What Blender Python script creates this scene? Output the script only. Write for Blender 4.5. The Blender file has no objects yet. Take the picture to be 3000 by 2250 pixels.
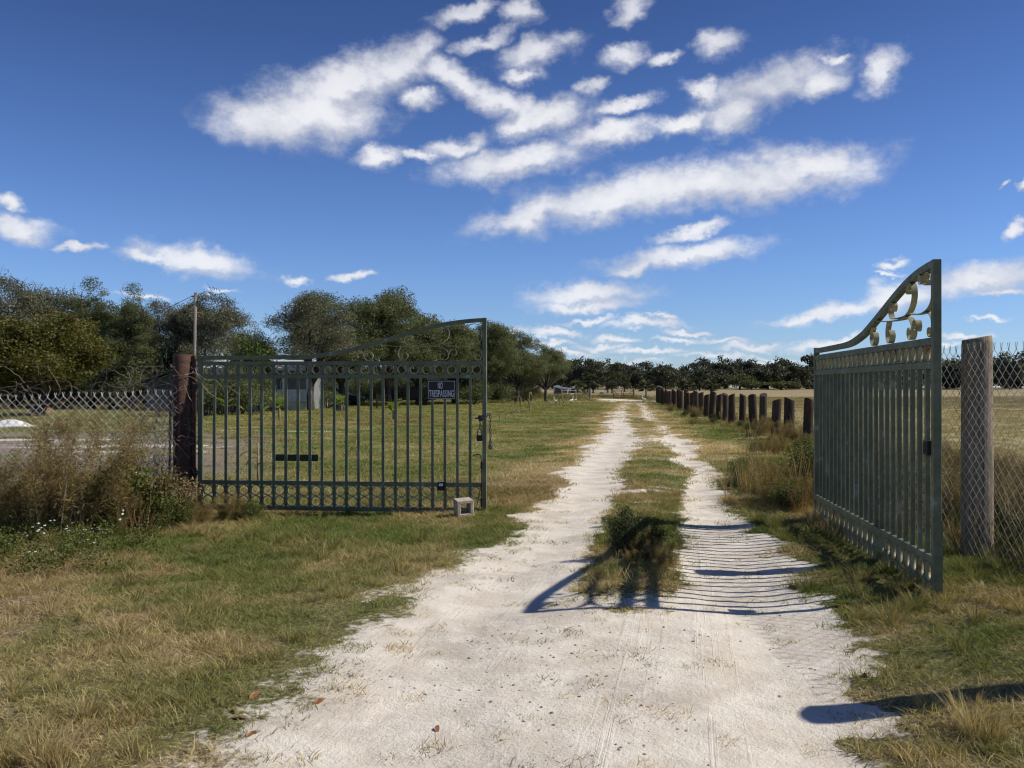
import bpy, bmesh, math, random
import numpy as np
from mathutils import Vector, Matrix

SC = bpy.context.scene
COL = SC.collection
F_PX, CXP, HZ, CAM_Z = 2650.0, 1500.0, 1133.0, 1.5     # focal length in pixels of a 3000 px wide frame, horizon row, eye height

# ------------------------------------------------------------------ camera
cam_d = bpy.data.cameras.new("camera")
cam = bpy.data.objects.new("camera", cam_d)
COL.objects.link(cam)
cam_d.sensor_fit = 'HORIZONTAL'
cam_d.sensor_width = 36.0
cam_d.lens = 36.0 * F_PX / 3000.0
cam_d.clip_start = 0.05
cam_d.clip_end = 6000.0
cam.location = (0.0, 0.0, CAM_Z)
cam.rotation_euler = (math.radians(90.0) + math.atan((HZ - 1125.0) / F_PX), 0.0, 0.0)
SC.camera = cam

# ------------------------------------------------------------------ sun, sky, exposure
SUN_EL = math.radians(40.6)
SUN_AZ = math.radians(89.6)                            # clockwise from +Y: the sun stands to the right
sun_dir = Vector((math.cos(SUN_EL) * math.sin(SUN_AZ), math.cos(SUN_EL) * math.cos(SUN_AZ), math.sin(SUN_EL)))
sl = bpy.data.lights.new("sun", 'SUN')
sl.energy = 5.0
sl.angle = math.radians(0.53)
sl.color = (1.0, 0.945, 0.86)
so = bpy.data.objects.new("sun", sl)
COL.objects.link(so)
so.location = (60, 0, 60)
so.rotation_euler = (-sun_dir).to_track_quat('-Z', 'Y').to_euler()

SC.view_settings.view_transform = 'Standard'
SC.view_settings.look = 'None'
SC.view_settings.gamma = 1.0
SC.view_settings.use_curve_mapping = False
SC.view_settings.exposure = 0.0
SC.render.engine = 'CYCLES'
SC.cycles.max_bounces = 5
SC.cycles.diffuse_bounces = 2
SC.cycles.glossy_bounces = 2
SC.cycles.transmission_bounces = 3
SC.cycles.transparent_max_bounces = 6
SC.cycles.caustics_reflective = False
SC.cycles.caustics_refractive = False
SC.cycles.use_denoising = True
SC.cycles.filter_width = 1.2

class NT:
    """small helper round a node tree"""
    def __init__(self, tree):
        self.t = tree
        tree.nodes.clear()
    def n(self, kind, **kw):
        nd = self.t.nodes.new(kind)
        for k, v in kw.items():
            setattr(nd, k, v)
        return nd
    def link(self, a, b):
        self.t.links.new(a, b)
    def setin(self, sock, v):
        if hasattr(v, 'is_output') or hasattr(v, 'links'):
            self.link(v, sock)
        else:
            sock.default_value = v
    def math(self, op, a, b=0.0, c=None, clamp=False):
        nd = self.n('ShaderNodeMath', operation=op, use_clamp=clamp)
        self.setin(nd.inputs[0], a)
        self.setin(nd.inputs[1], b)
        if c is not None:
            self.setin(nd.inputs[2], c)
        return nd.outputs[0]
    def vmath(self, op, a, b=None):
        nd = self.n('ShaderNodeVectorMath', operation=op)
        self.setin(nd.inputs[0], a)
        if b is not None:
            self.setin(nd.inputs[1], b)
        return nd.outputs['Value'] if op in ('LENGTH', 'DOT_PRODUCT', 'DISTANCE') else nd.outputs[0]
    def mix(self, f, a, b, blend='MIX'):
        nd = self.n('ShaderNodeMix', data_type='RGBA', blend_type=blend)
        self.setin(nd.inputs[0], f)
        for s, v in ((nd.inputs[6], a), (nd.inputs[7], b)):
            if isinstance(v, tuple):
                v = (v[0], v[1], v[2], 1.0)
            self.setin(s, v)
        return nd.outputs[2]
    def ramp(self, v, lo, hi, a=0.0, b=1.0, smooth=True):
        nd = self.n('ShaderNodeMapRange')
        nd.interpolation_type = 'SMOOTHSTEP' if smooth else 'LINEAR'
        nd.clamp = True
        self.setin(nd.inputs[0], v)
        for i, x in ((1, lo), (2, hi), (3, a), (4, b)):
            self.setin(nd.inputs[i], x)
        return nd.outputs[0]
    def noise(self, vec, scale, detail=4.0, rough=0.55, dist=0.0, dims='3D'):
        nd = self.n('ShaderNodeTexNoise', noise_dimensions=dims)
        if vec is not None:
            self.link(vec, nd.inputs['Vector'])
        nd.inputs['Scale'].default_value = scale
        nd.inputs['Detail'].default_value = detail
        nd.inputs['Roughness'].default_value = rough
        nd.inputs['Distortion'].default_value = dist
        return nd.outputs[0]

# clouds: (x, y, half width, half height, tilt in degrees) as read off a 2212 px wide print
CLOUDS = [
    (585, 262, 150, 66, 0), (690, 240, 170, 88, -6), (735, 185, 130, 62, -14), (840, 150, 125, 62, -24), (905, 112, 62, 42, -30),
    (985, 175, 120, 46, 26), (1090, 225, 120, 50, 22), (1190, 250, 125, 44, -12), (1130, 270, 80, 40, -10), (905, 215, 55, 28, 10),
    (985, 322, 85, 26, -12), (1105, 352, 175, 42, -7), (825, 342, 62, 28, -10), (905, 340, 50, 16, 15),
    (1050, 82, 90, 24, -16), (1160, 112, 115, 40, -12), (1130, 160, 55, 28, 0), (1000, 22, 95, 26, -10), (1125, 22, 62, 34, 0),
    (1365, 26, 56, 34, -20), (1345, 122, 65, 32, -10), (1430, 124, 52, 20, -5), (1285, 186, 44, 22, 0), (1555, 96, 60, 40, 0),
    (1350, 225, 78, 20, -8), (1480, 262, 72, 32, -6), (1305, 288, 128, 36, -5),
    (1660, 182, 195, 58, -12), (1590, 245, 95, 52, -22), (1525, 200, 60, 32, 25), (1760, 180, 95, 42, -10), (1905, 150, 72, 46, -48), (1810, 120, 40, 14, -10),
    (1500, 402, 400, 56, -5), (1760, 366, 165, 56, 6), (1300, 430, 220, 50, -14), (1150, 466, 160, 34, -12), (1640, 395, 200, 50, -3),
    (1480, 552, 200, 30, -6), (1500, 498, 95, 18, -12), (1385, 575, 110, 20, -5),
    (1270, 634, 150, 30, -2), (1260, 660, 140, 20, 0), (1395, 700, 112, 15, 0), (1200, 716, 90, 14, 4), (1270, 690, 70, 9, -6),
    (1335, 735, 60, 11, 0), (1480, 716, 70, 10, 0), (1620, 748, 90, 11, -3), (1540, 770, 110, 9, 0), (1400, 762, 120, 8, 0), (1230, 765, 90, 8, 0), (1300, 752, 70, 10, 0), (1680, 772, 80, 8, 0), (1460, 738, 60, 8, 0),
    (1820, 672, 190, 24, -9), (1740, 690, 110, 14, -2), (1935, 640, 110, 34, -10), (2120, 600, 170, 34, -8), (2160, 625, 90, 14, -3), (1935, 576, 38, 11, -4), (1930, 592, 32, 7, 0),
    (1790, 735, 120, 12, -8), (2140, 690, 55, 8, -3), (2090, 725, 70, 9, -3),
    (40, 494, 92, 34, 0), (18, 432, 42, 19, 0), (425, 562, 145, 36, 8), (330, 556, 100, 22, 3), (170, 533, 62, 12, -4), (640, 600, 44, 12, 0), (772, 592, 56, 13, -3), (480, 628, 50, 7, 0),
    (1180, 742, 70, 9, 0), (1560, 735, 80, 9, 0), (1900, 765, 90, 8, 0), (2040, 745, 80, 9, 0), (1330, 782, 140, 7, 0), (1620, 786, 140, 7, 0), (1100, 716, 46, 8, 0), (1430, 685, 40, 7, 0), (2200, 496, 36, 18, -8), (2160, 404, 18, 8, -10), (2205, 408, 22, 12, -30), (300, 640, 60, 8, 0), 
]

SKY_LOW, SKY_HIGH = (0.78, 1.07, 1.74), (0.36, 0.515, 0.935)
def make_world():
    w = bpy.data.worlds.new("World")
    SC.world = w
    w.use_nodes = True
    T = NT(w.node_tree)
    out = T.n('ShaderNodeOutputWorld')
    sky = T.n('ShaderNodeTexSky', sky_type='NISHITA')
    sky.sun_disc = False
    sky.sun_elevation = SUN_EL
    sky.sun_rotation = SUN_AZ
    sky.altitude = 0.0
    sky.air_density = 1.0
    sky.dust_density = 0.0
    sky.ozone_density = 1.0
    bg = T.n('ShaderNodeBackground')
    bg.inputs[1].default_value = 0.069
    tc = T.n('ShaderNodeTexCoord')
    sep = T.n('ShaderNodeSeparateXYZ')
    T.link(tc.outputs['Generated'], sep.inputs[0])
    dx, dy, dz = sep.outputs
    az = T.math('ARCTAN2', dx, dy)
    hor = T.math('SQRT', T.math('ADD', T.math('MULTIPLY', dx, dx), T.math('MULTIPLY', dy, dy)))
    te = T.math('ARCTAN2', dz, hor)
    # the camera's rendering of the blue: a plain tint that deepens with height
    tint = T.mix(T.ramp(te, 0.05, 0.55), SKY_LOW, SKY_HIGH)
    T.link(T.mix(1.0, sky.outputs[0], tint, 'MULTIPLY'), bg.inputs[0])
    comb = T.n('ShaderNodeCombineXYZ')
    T.link(az, comb.inputs[0]); T.link(te, comb.inputs[1])
    p0 = comb.outputs[0]
    # billow: warp the coordinates a little before the cloud bodies are looked up
    w1 = T.n('ShaderNodeTexNoise', noise_dimensions='3D')
    mp0 = T.n('ShaderNodeMapping'); mp0.inputs['Scale'].default_value = (1.0, 1.3, 1.0)
    T.link(p0, mp0.inputs['Vector'])
    T.link(mp0.outputs[0], w1.inputs['Vector'])
    w1.inputs['Scale'].default_value = 22.0; w1.inputs['Detail'].default_value = 5.0; w1.inputs['Roughness'].default_value = 0.62
    off = T.vmath('SUBTRACT', w1.outputs['Color'], (0.5, 0.5, 0.5))
    sc = T.n('ShaderNodeVectorMath', operation='MULTIPLY')
    T.link(off, sc.inputs[0]); sc.inputs[1].default_value = (0.050, 0.040, 0.0)
    p = T.vmath('ADD', p0, sc.outputs[0])
    field = None; under = None
    for ci, (cx, cy, rx, ry, rot) in enumerate(CLOUDS):
        if ci % 8 == 7:                                # keeps the shader's evaluation in sequence, so that it fits its stack
            nd = T.n('ShaderNodeVectorMath', operation='MULTIPLY_ADD')
            T.link(field, nd.inputs[0]); nd.inputs[1].default_value = (1e-9, 1e-9, 0.0); T.link(p, nd.inputs[2])
            p = nd.outputs[0]
        x3, y3 = cx * 1.3562, cy * 1.3562
        a = math.atan2(x3 - CXP, F_PX)
        hypo = math.hypot(x3 - CXP, F_PX)
        e = math.atan2(HZ - y3, hypo)
        kx = 1.3562 / F_PX * math.cos(a) ** 2
        ky = 1.3562 / hypo * math.cos(e) ** 2
        m = T.n('ShaderNodeMapping', vector_type='TEXTURE')
        T.link(p, m.inputs['Vector'])
        m.inputs['Location'].default_value = (a, e, 0)
        m.inputs['Rotation'].default_value = (0, 0, math.radians(-rot))
        grow = (1.14 if cy > 280 else (1.10 if cx < 960 else 0.95)) if ry > 24 else 0.98
        m.inputs['Scale'].default_value = (rx * kx * (grow * 0.5 + 0.5), ry * ky * grow, 1.0)
        ln = T.vmath('LENGTH', m.outputs[0])
        if ry >= 26:
            dl = T.vmath('DISTANCE', m.outputs[0], (0.12, -0.55, 0.0))
            under = dl if under is None else T.math('MINIMUM', under, dl)
        if field is None:
            field = ln
        else:
            nd = T.n('ShaderNodeMath', operation='SMOOTH_MIN')
            T.link(field, nd.inputs[0]); T.link(ln, nd.inputs[1]); nd.inputs[2].default_value = 0.25
            field = nd.outputs[0]
    body = T.math('SUBTRACT', 1.0, field)
    # the rest of the sky, beyond what the photograph shows, carries the same kind of cloud
    mp2 = T.n('ShaderNodeMapping'); mp2.inputs['Scale'].default_value = (1.0, 2.6, 1.0)
    T.link(p, mp2.inputs['Vector'])
    big = T.noise(mp2.outputs[0], 3.3, 3.0, 0.5)
    big = T.math('MULTIPLY', T.math('SUBTRACT', big, 0.61), 5.0)
    outside = T.math('MAXIMUM', T.ramp(T.math('ABSOLUTE', az), 0.56, 0.68), T.ramp(te, 0.44, 0.52))
    outside = T.math('MULTIPLY', outside, T.ramp(te, 0.02, 0.06))
    big = T.math('ADD', T.math('MULTIPLY', T.math('ADD', big, 2.0), outside), -2.0)
    body = T.math('MAXIMUM', T.math('MAXIMUM', body, -1.5), big)
    fine = T.noise(mp0.outputs[0], 34.0, 6.0, 0.62)
    fine2 = T.noise(mp0.outputs[0], 13.0, 4.0, 0.55)
    body = T.math('ADD', body, T.math('MULTIPLY', T.math('SUBTRACT', fine, 0.5), 0.98))
    body = T.math('ADD', body, T.math('MULTIPLY', T.math('SUBTRACT', fine2, 0.5), 0.55))
    mask = T.ramp(body, -0.16, 0.72)
    mask = T.math('MULTIPLY', mask, T.ramp(body, -0.2, 1.1, 0.80, 0.98))
    mask = T.math('MULTIPLY', mask, T.ramp(te, 0.0, 0.05, 0.55, 1.0))
    mask = T.math('MULTIPLY', mask, T.ramp(te, 0.27, 0.44, 1.0, 0.74))
    # thick cloud is greyer underneath: compare the body with itself a little lower down
    grey = T.noise(mp0.outputs[0], 9.0, 5.0, 0.55)
    lum = T.ramp(T.math('ADD', T.math('MULTIPLY', body, 0.30), T.math('MULTIPLY', grey, 1.3)), 0.42, 1.0)
    side = T.ramp(T.math('ADD', T.math('SUBTRACT', under, field), T.math('MULTIPLY', T.math('SUBTRACT', fine2, 0.5), 0.9)), -0.40, 0.16, 0.35, 1.0)
    lum = T.math('MULTIPLY', lum, side)
    low = T.ramp(te, 0.02, 0.30)
    ccol = T.mix(lum, (0.45, 0.485, 0.60), (0.89, 0.895, 0.93))
    ccol = T.mix(T.math('MULTIPLY', T.math('SUBTRACT', 1.0, low), 0.30), ccol, (0.72, 0.80, 0.93))
    cb = T.n('ShaderNodeBackground')
    T.link(ccol, cb.inputs[0])
    cb.inputs[1].default_value = 1.0
    ms = T.n('ShaderNodeMixShader')
    T.link(mask, ms.inputs[0]); T.link(bg.outputs[0], ms.inputs[1]); T.link(cb.outputs[0], ms.inputs[2])
    T.link(ms.outputs[0], out.inputs[0])
    w.cycles.sampling_method = 'MANUAL'
    w.cycles.sample_map_resolution = 512
make_world()

# ------------------------------------------------------------------ helpers
def ground_at(x, y):
    """world X, Y of the ground seen at a point of the 3000 x 2250 photograph"""
    Y = CAM_Z * F_PX / (y - HZ)
    return (x - CXP) * Y / F_PX, Y
def wx(x, Y): return (x - CXP) * Y / F_PX
def wz(y, Y): return CAM_Z + (HZ - y) * Y / F_PX

def mesh_np(name, V, faces, mat=None, smooth=False, attr=None):
    """mesh from arrays; faces is a list of integer arrays (M, k); attr: dict of per-vertex floats"""
    V = np.asarray(V, dtype=np.float32)
    me = bpy.data.meshes.new(name)
    me.vertices.add(len(V))
    me.vertices.foreach_set('co', V.ravel())
    faces = [np.asarray(f, dtype=np.int32) for f in faces if len(f)]
    tot = sum(f.size for f in faces); npoly = sum(len(f) for f in faces)
    me.loops.add(tot); me.polygons.add(npoly)
    me.loops.foreach_set('vertex_index', np.concatenate([f.ravel() for f in faces]))
    sizes = np.concatenate([np.full(len(f), f.shape[1], dtype=np.int32) for f in faces])
    starts = np.concatenate([[0], np.cumsum(sizes)[:-1]]).astype(np.int32)
    me.polygons.foreach_set('loop_start', starts)
    try:
        me.polygons.foreach_set('loop_total', sizes)
    except Exception:
        pass
    if smooth:
        me.polygons.foreach_set('use_smooth', np.ones(npoly, dtype=bool))
    if attr:
        for k, v in attr.items():
            v = np.asarray(v, dtype=np.float32)
            if v.ndim == 1:
                a = me.attributes.new(k, 'FLOAT', 'POINT'); a.data.foreach_set('value', v)
            else:
                a = me.attributes.new(k, 'FLOAT_COLOR', 'POINT'); a.data.foreach_set('color', np.c_[v, np.ones(len(v))].astype(np.float32).ravel())
    me.update(calc_edges=True)
    me.validate()
    if mat:
        me.materials.append(mat)
    return me

class MB:
    """collects simple shapes into one mesh"""
    def __init__(self):
        self.v = []; self.f = []
    def add(self, vs, fs):
        o = len(self.v)
        self.v += [tuple(q) for q in vs]
        self.f += [tuple(i + o for i in g) for g in fs]
        return self
    def box(self, a, b, M=None):
        (x0, y0, z0), (x1, y1, z1) = a, b
        vs = [Vector(q) for q in ((x0, y0, z0), (x1, y0, z0), (x1, y1, z0), (x0, y1, z0), (x0, y0, z1), (x1, y0, z1), (x1, y1, z1), (x0, y1, z1))]
        if M is not None:
            vs = [M @ q for q in vs]
        return self.add(vs, [(0, 3, 2, 1), (4, 5, 6, 7), (0, 1, 5, 4), (1, 2, 6, 5), (2, 3, 7, 6), (3, 0, 4, 7)])
    def bar(self, p, q, w, h, up=(0, 0, 1)):
        """rectangular bar from p to q: w across, h along up"""
        p, q, up = Vector(p), Vector(q), Vector(up)
        d = (q - p).normalized(); s = d.cross(up).normalized(); u = s.cross(d).normalized()
        vs = []
        for c in (p, q):
            for a, b in ((-1, -1), (1, -1), (1, 1), (-1, 1)):
                vs.append(c + s * (a * w / 2) + u * (b * h / 2))
        return self.add(vs, [(0, 1, 2, 3), (7, 6, 5, 4), (0, 4, 5, 1), (1, 5, 6, 2), (2, 6, 7, 3), (3, 7, 4, 0)])
    def tube(self, pts, rad, n=6, cap=True):
        pts = [Vector(q) for q in pts]
        if not hasattr(rad, '__len__'):
            rad = [rad] * len(pts)
        ref = Vector((0.13, 0.21, 0.97))
        rings = []
        prev = None
        for i, q in enumerate(pts):
            d = (pts[min(i + 1, len(pts) - 1)] - pts[max(i - 1, 0)])
            d = d.normalized() if d.length > 1e-9 else Vector((0, 0, 1))
            if prev is None:
                r = ref if abs(d.dot(ref)) < 0.9 else Vector((1, 0, 0))
                s = d.cross(r).normalized()
            else:
                s = (prev - d * prev.dot(d))
                s = s.normalized() if s.length > 1e-6 else d.orthogonal().normalized()
            prev = s
            t = d.cross(s)
            rings.append([q + (s * math.cos(2 * math.pi * k / n) + t * math.sin(2 * math.pi * k / n)) * rad[i] for k in range(n)])
        vs = [v for r in rings for v in r]
        fs = []
        for i in range(len(pts) - 1):
            for k in range(n):
                a, b = i * n + k, i * n + (k + 1) % n
                fs.append((a, b, b + n, a + n))
        if cap:
            fs.append(tuple(range(n))[::-1])
            o = (len(pts) - 1) * n
            fs.append(tuple(range(o, o + n)))
        return self.add(vs, fs)
    def ribbon(self, pts, width, th, closed=False):
        """flat bar bent along (x, z) points, its width along y"""
        n = len(pts); vs = []; fs = []
        for i in range(n):
            a = pts[(i - 1) % n] if (closed or i > 0) else pts[i]
            b = pts[(i + 1) % n] if (closed or i < n - 1) else pts[i]
            dx, dz = b[0] - a[0], b[1] - a[1]
            l = math.hypot(dx, dz) or 1.0
            nx, nz = -dz / l * th / 2, dx / l * th / 2
            x, z = pts[i]
            vs += [(x + nx, -width / 2, z + nz), (x + nx, width / 2, z + nz), (x - nx, width / 2, z - nz), (x - nx, -width / 2, z - nz)]
        m = n if closed else n - 1
        for i in range(m):
            a, b = 4 * i, 4 * ((i + 1) % n)
            for k in range(4):
                fs.append((a + k, a + (k + 1) % 4, b + (k + 1) % 4, b + k))
        if not closed:
            fs += [(3, 2, 1, 0), (4 * n - 4, 4 * n - 3, 4 * n - 2, 4 * n - 1)]
        return self.add(vs, fs)
    def mesh(self, name, mat, smooth=False, bevel=0.0):
        me = bpy.data.meshes.new(name)
        me.from_pydata(self.v, [], self.f)
        bm = bmesh.new(); bm.from_mesh(me)
        bmesh.ops.recalc_face_normals(bm, faces=bm.faces)
        if bevel > 0:
            bmesh.ops.bevel(bm, geom=[e for e in bm.edges if e.calc_face_angle(0) > 0.6], offset=bevel, segments=1, affect='EDGES', profile=0.5)
        bm.to_mesh(me); bm.free()
        if smooth:
            for p in me.polygons:
                p.use_smooth = True
        if mat:
            me.materials.append(mat)
        return me

def obj(name, me, parent=None, loc=(0, 0, 0), rot=(0, 0, 0), scale=(1, 1, 1)):
    o = bpy.data.objects.new(name, me)
    COL.objects.link(o)
    o.location = loc; o.rotation_euler = rot; o.scale = scale
    if parent is not None:
        o.parent = parent
    return o
def tag(o, label=None, cat=None, group=None, kind=None):
    for k, v in (('label', label), ('category', cat), ('group', group), ('kind', kind)):
        if v:
            o[k] = v
    return o
def thing(name, label, cat, loc=(0, 0, 0), rz=0.0, group=None):
    o = obj(name, None, None, loc, (0, 0, rz))
    o.empty_display_size = 0.2
    return tag(o, label, cat, group)

# value noise on arrays
def _hash(ix, iy, seed):
    h = (ix.astype(np.int64) * 374761393 + iy.astype(np.int64) * 668265263 + seed * 1442695041) & 0x7fffffff
    h = ((h ^ (h >> 13)) * 1274126177) & 0x7fffffff
    h = (h ^ (h >> 16)) & 0xffff
    return h / 65535.0
def vnoise(x, y, seed=0):
    x = np.asarray(x, dtype=np.float64); y = np.asarray(y, dtype=np.float64)
    ix = np.floor(x); iy = np.floor(y)
    fx = x - ix; fy = y - iy
    fx = fx * fx * (3 - 2 * fx); fy = fy * fy * (3 - 2 * fy)
    a = _hash(ix, iy, seed); b = _hash(ix + 1, iy, seed); c = _hash(ix, iy + 1, seed); d = _hash(ix + 1, iy + 1, seed)
    return (a * (1 - fx) + b * fx) * (1 - fy) + (c * (1 - fx) + d * fx) * fy
def fbm(x, y, scale, seed=0, octv=4, gain=0.55):
    s = 0.0; a = 1.0; t = 0.0
    for k in range(octv):
        s = s + a * vnoise(np.asarray(x) * scale * 2 ** k + 17.3 * k, np.asarray(y) * scale * 2 ** k - 9.1 * k, seed + k)
        t += a; a *= gain
    return s / t
def sstep(x, a, b):
    t = np.clip((np.asarray(x, dtype=np.float64) - a) / (b - a), 0, 1)
    return t * t * (3 - 2 * t)

# ------------------------------------------------------------------ materials
def mat_base(name):
    m = bpy.data.materials.new(name)
    m.use_nodes = True
    T = NT(m.node_tree)
    out = T.n('ShaderNodeOutputMaterial')
    b = T.n('ShaderNodeBsdfPrincipled')
    T.link(b.outputs[0], out.inputs[0])
    return m, T, b, out
def bump(T, b, height, strength=0.3, dist=0.01):
    nd = T.n('ShaderNodeBump')
    nd.inputs['Strength'].default_value = strength
    nd.inputs['Distance'].default_value = dist
    T.link(height, nd.inputs['Height'])
    T.link(nd.outputs[0], b.inputs['Normal'])
def objco(T, kind='Object'):
    return T.n('ShaderNodeTexCoord').outputs[kind]
def mat_noise(name, c1, c2, scale=8.0, rough=0.8, detail=5.0, lo=0.35, hi=0.65, bmp=0.0, bdist=0.01, metal=0.0, spec=0.3, stretch=None, c3=None):
    """two-tone procedural surface"""
    m, T, b, out = mat_base(name)
    co = objco(T)
    if stretch:
        mp = T.n('ShaderNodeMapping'); mp.inputs['Scale'].default_value = stretch
        T.link(co, mp.inputs['Vector']); co = mp.outputs[0]
    nz = T.noise(co, scale, detail, 0.6)
    c = T.mix(T.ramp(nz, lo, hi), c1, c2)
    if c3:
        n3 = T.noise(co, scale * 0.37, 4.0, 0.6, 0.4)
        c = T.mix(T.ramp(n3, 0.56, 0.68), c, c3)
    T.link(c, b.inputs['Base Color'])
    b.inputs['Roughness'].default_value = rough
    b.inputs['Metallic'].default_value = metal
    b.inputs['Specular IOR Level'].default_value = spec
    if bmp:
        bump(T, b, nz, bmp, bdist)
    return m
def mat_leaf(name, c1, c2, c3=None, trans=0.35, source='GEOMETRY', attr='tint', gloss=0.25):
    """leaf or grass: reflects on one side, glows through on the other; tint picks between c1 and c2 (c3 for a few)"""
    m = bpy.data.materials.new(name); m.use_nodes = True
    T = NT(m.node_tree)
    out = T.n('ShaderNodeOutputMaterial')
    at = T.n('ShaderNodeAttribute', attribute_type=source, attribute_name=attr)
    c = T.mix(T.ramp(at.outputs['Fac'], 0.0, 0.85, smooth=False), c1, c2)
    if c3:
        c = T.mix(T.ramp(at.outputs['Fac'], 0.86, 0.92), c, c3)
    p = T.n('ShaderNodeBsdfPrincipled')
    T.link(c, p.inputs['Base Color'])
    p.inputs['Roughness'].default_value = 0.55
    p.inputs['Specular IOR Level'].default_value = gloss
    tr = T.n('ShaderNodeBsdfTranslucent')
    T.link(T.mix(1.0, c, (1.25, 1.15, 0.55), 'MULTIPLY'), tr.inputs[0])
    ms = T.n('ShaderNodeMixShader')
    ms.inputs[0].default_value = trans
    T.link(p.outputs[0], ms.inputs[1]); T.link(tr.outputs[0], ms.inputs[2])
    T.link(ms.outputs[0], out.inputs[0])
    return m
def mat_tinted(name, trans=0.3):
    """grass whose colour comes with every scattered clump"""
    m = bpy.data.materials.new(name); m.use_nodes = True
    T = NT(m.node_tree)
    out = T.n('ShaderNodeOutputMaterial')
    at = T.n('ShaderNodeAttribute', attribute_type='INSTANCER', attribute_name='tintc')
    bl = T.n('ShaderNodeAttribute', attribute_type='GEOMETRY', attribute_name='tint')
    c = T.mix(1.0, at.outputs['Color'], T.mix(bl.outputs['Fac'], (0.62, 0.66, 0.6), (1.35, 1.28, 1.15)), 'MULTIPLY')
    p = T.n('ShaderNodeBsdfPrincipled')
    T.link(c, p.inputs['Base Color'])
    p.inputs['Roughness'].default_value = 0.6
    p.inputs['Specular IOR Level'].default_value = 0.15
    tr = T.n('ShaderNodeBsdfTranslucent')
    T.link(T.mix(1.0, c, (1.2, 1.1, 0.6), 'MULTIPLY'), tr.inputs[0])
    ms = T.n('ShaderNodeMixShader'); ms.inputs[0].default_value = trans
    T.link(p.outputs[0], ms.inputs[1]); T.link(tr.outputs[0], ms.inputs[2])
    T.link(ms.outputs[0], out.inputs[0])
    return m

def mat_paint(name, base, worn, rust_amt=0.62, rust=(0.16, 0.055, 0.02), fade=0.58):
    """weathered enamel on steel: faded patches, dark grime and rust"""
    m, T, b, out = mat_base(name)
    oi = T.n('ShaderNodeObjectInfo')
    geo = T.n('ShaderNodeNewGeometry')
    n1 = T.noise(geo.outputs['Position'], 5.0, 6.0, 0.65)
    n2 = T.noise(geo.outputs['Position'], 23.0, 5.0, 0.6)
    c = T.mix(T.ramp(n1, 0.35, 0.7), base, (base[0] * 1.5, base[1] * 1.45, base[2] * 1.5))
    c = T.mix(T.ramp(n1, fade, fade + 0.05), c, worn)
    n3 = T.noise(geo.outputs['Position'], 11.0, 6.0, 0.7, 0.3)
    c = T.mix(T.ramp(n3, rust_amt, rust_amt + 0.06), c, rust)
    c = T.mix(T.math('MULTIPLY', T.ramp(n2, 0.5, 0.75), 0.4), c, (base[0] * 0.5, base[1] * 0.5, base[2] * 0.5))
    T.link(c, b.inputs['Base Color'])
    T.link(T.ramp(n2, 0.3, 0.7, 0.38, 0.62), b.inputs['Roughness'])
    b.inputs['Specular IOR Level'].default_value = 0.22
    bump(T, b, n2, 0.15, 0.004)
    return m
def mat_wood(name, c1, c2, c3, rough=0.9):
    """weathered post: grain along z, checks and stains"""
    m, T, b, out = mat_base(name)
    co = objco(T)
    oi = T.n('ShaderNodeObjectInfo')
    mp = T.n('ShaderNodeMapping'); mp.inputs['Scale'].default_value = (1, 1, 0.06)
    T.link(T.vmath('ADD', co, oi.outputs['Location']), mp.inputs['Vector'])
    g = T.noise(mp.outputs[0], 42.0, 6.0, 0.7)
    mp2 = T.n('ShaderNodeMapping'); mp2.inputs['Scale'].default_value = (1, 1, 0.25)
    T.link(T.vmath('ADD', co, oi.outputs['Location']), mp2.inputs['Vector'])
    st = T.noise(mp2.outputs[0], 6.0, 5.0, 0.6)
    c = T.mix(T.ramp(g, 0.32, 0.68), c1, c2)
    c = T.mix(T.ramp(st, 0.52, 0.66), c, c3)
    c = T.mix(T.ramp(g, 0.30, 0.22), c, (c1[0] * 0.25, c1[1] * 0.25, c1[2] * 0.25))
    T.link(c, b.inputs['Base Color'])
    b.inputs['Roughness'].default_value = rough
    b.inputs['Specular IOR Level'].default_value = 0.2
    bump(T, b, g, 0.7, 0.012)
    return m

M = {}
M['paint'] = mat_paint('gate_paint', (0.122, 0.138, 0.084), (0.27, 0.28, 0.215), 0.66, (0.15, 0.06, 0.025), 0.615)
M['paint_pale'] = mat_paint('faded_paint', (0.27, 0.26, 0.145), (0.42, 0.37, 0.22), 0.56, (0.24, 0.085, 0.03), 0.6)
M['rust'] = mat_noise('rusty_pipe', (0.052, 0.027, 0.019), (0.112, 0.057, 0.038), 14.0, 0.85, 7.0, 0.3, 0.7, 0.35, 0.006, c3=(0.045, 0.02, 0.016))
M['galv'] = mat_noise('galvanised_wire', (0.52, 0.52, 0.50), (0.30, 0.28, 0.25), 20.0, 0.5, 3.0, metal=0.2, spec=0.4)
M['oldwire'] = mat_noise('weathered_wire', (0.66, 0.64, 0.61), (0.44, 0.40, 0.35), 12.0, 0.6, 3.0, metal=0.15, spec=0.3)
M['black'] = mat_noise('black_plastic', (0.012, 0.013, 0.015), (0.02, 0.02, 0.022), 30.0, 0.4)
M['dark_metal'] = mat_noise('dark_metal', (0.03, 0.03, 0.032), (0.065, 0.055, 0.05), 30.0, 0.5, metal=0.5)
M['steel'] = mat_noise('dull_steel', (0.20, 0.19, 0.18), (0.10, 0.085, 0.075), 40.0, 0.45, metal=0.7)
M['sign_black'] = mat_noise('sign_black', (0.014, 0.015, 0.018), (0.022, 0.023, 0.027), 9.0, 0.35)
M['sign_white'] = mat_noise('sign_white', (0.72, 0.73, 0.75), (0.80, 0.81, 0.82), 60.0, 0.5)
M['plate'] = mat_noise('green_plate', (0.014, 0.030, 0.020), (0.022, 0.042, 0.030), 12.0, 0.5)
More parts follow.
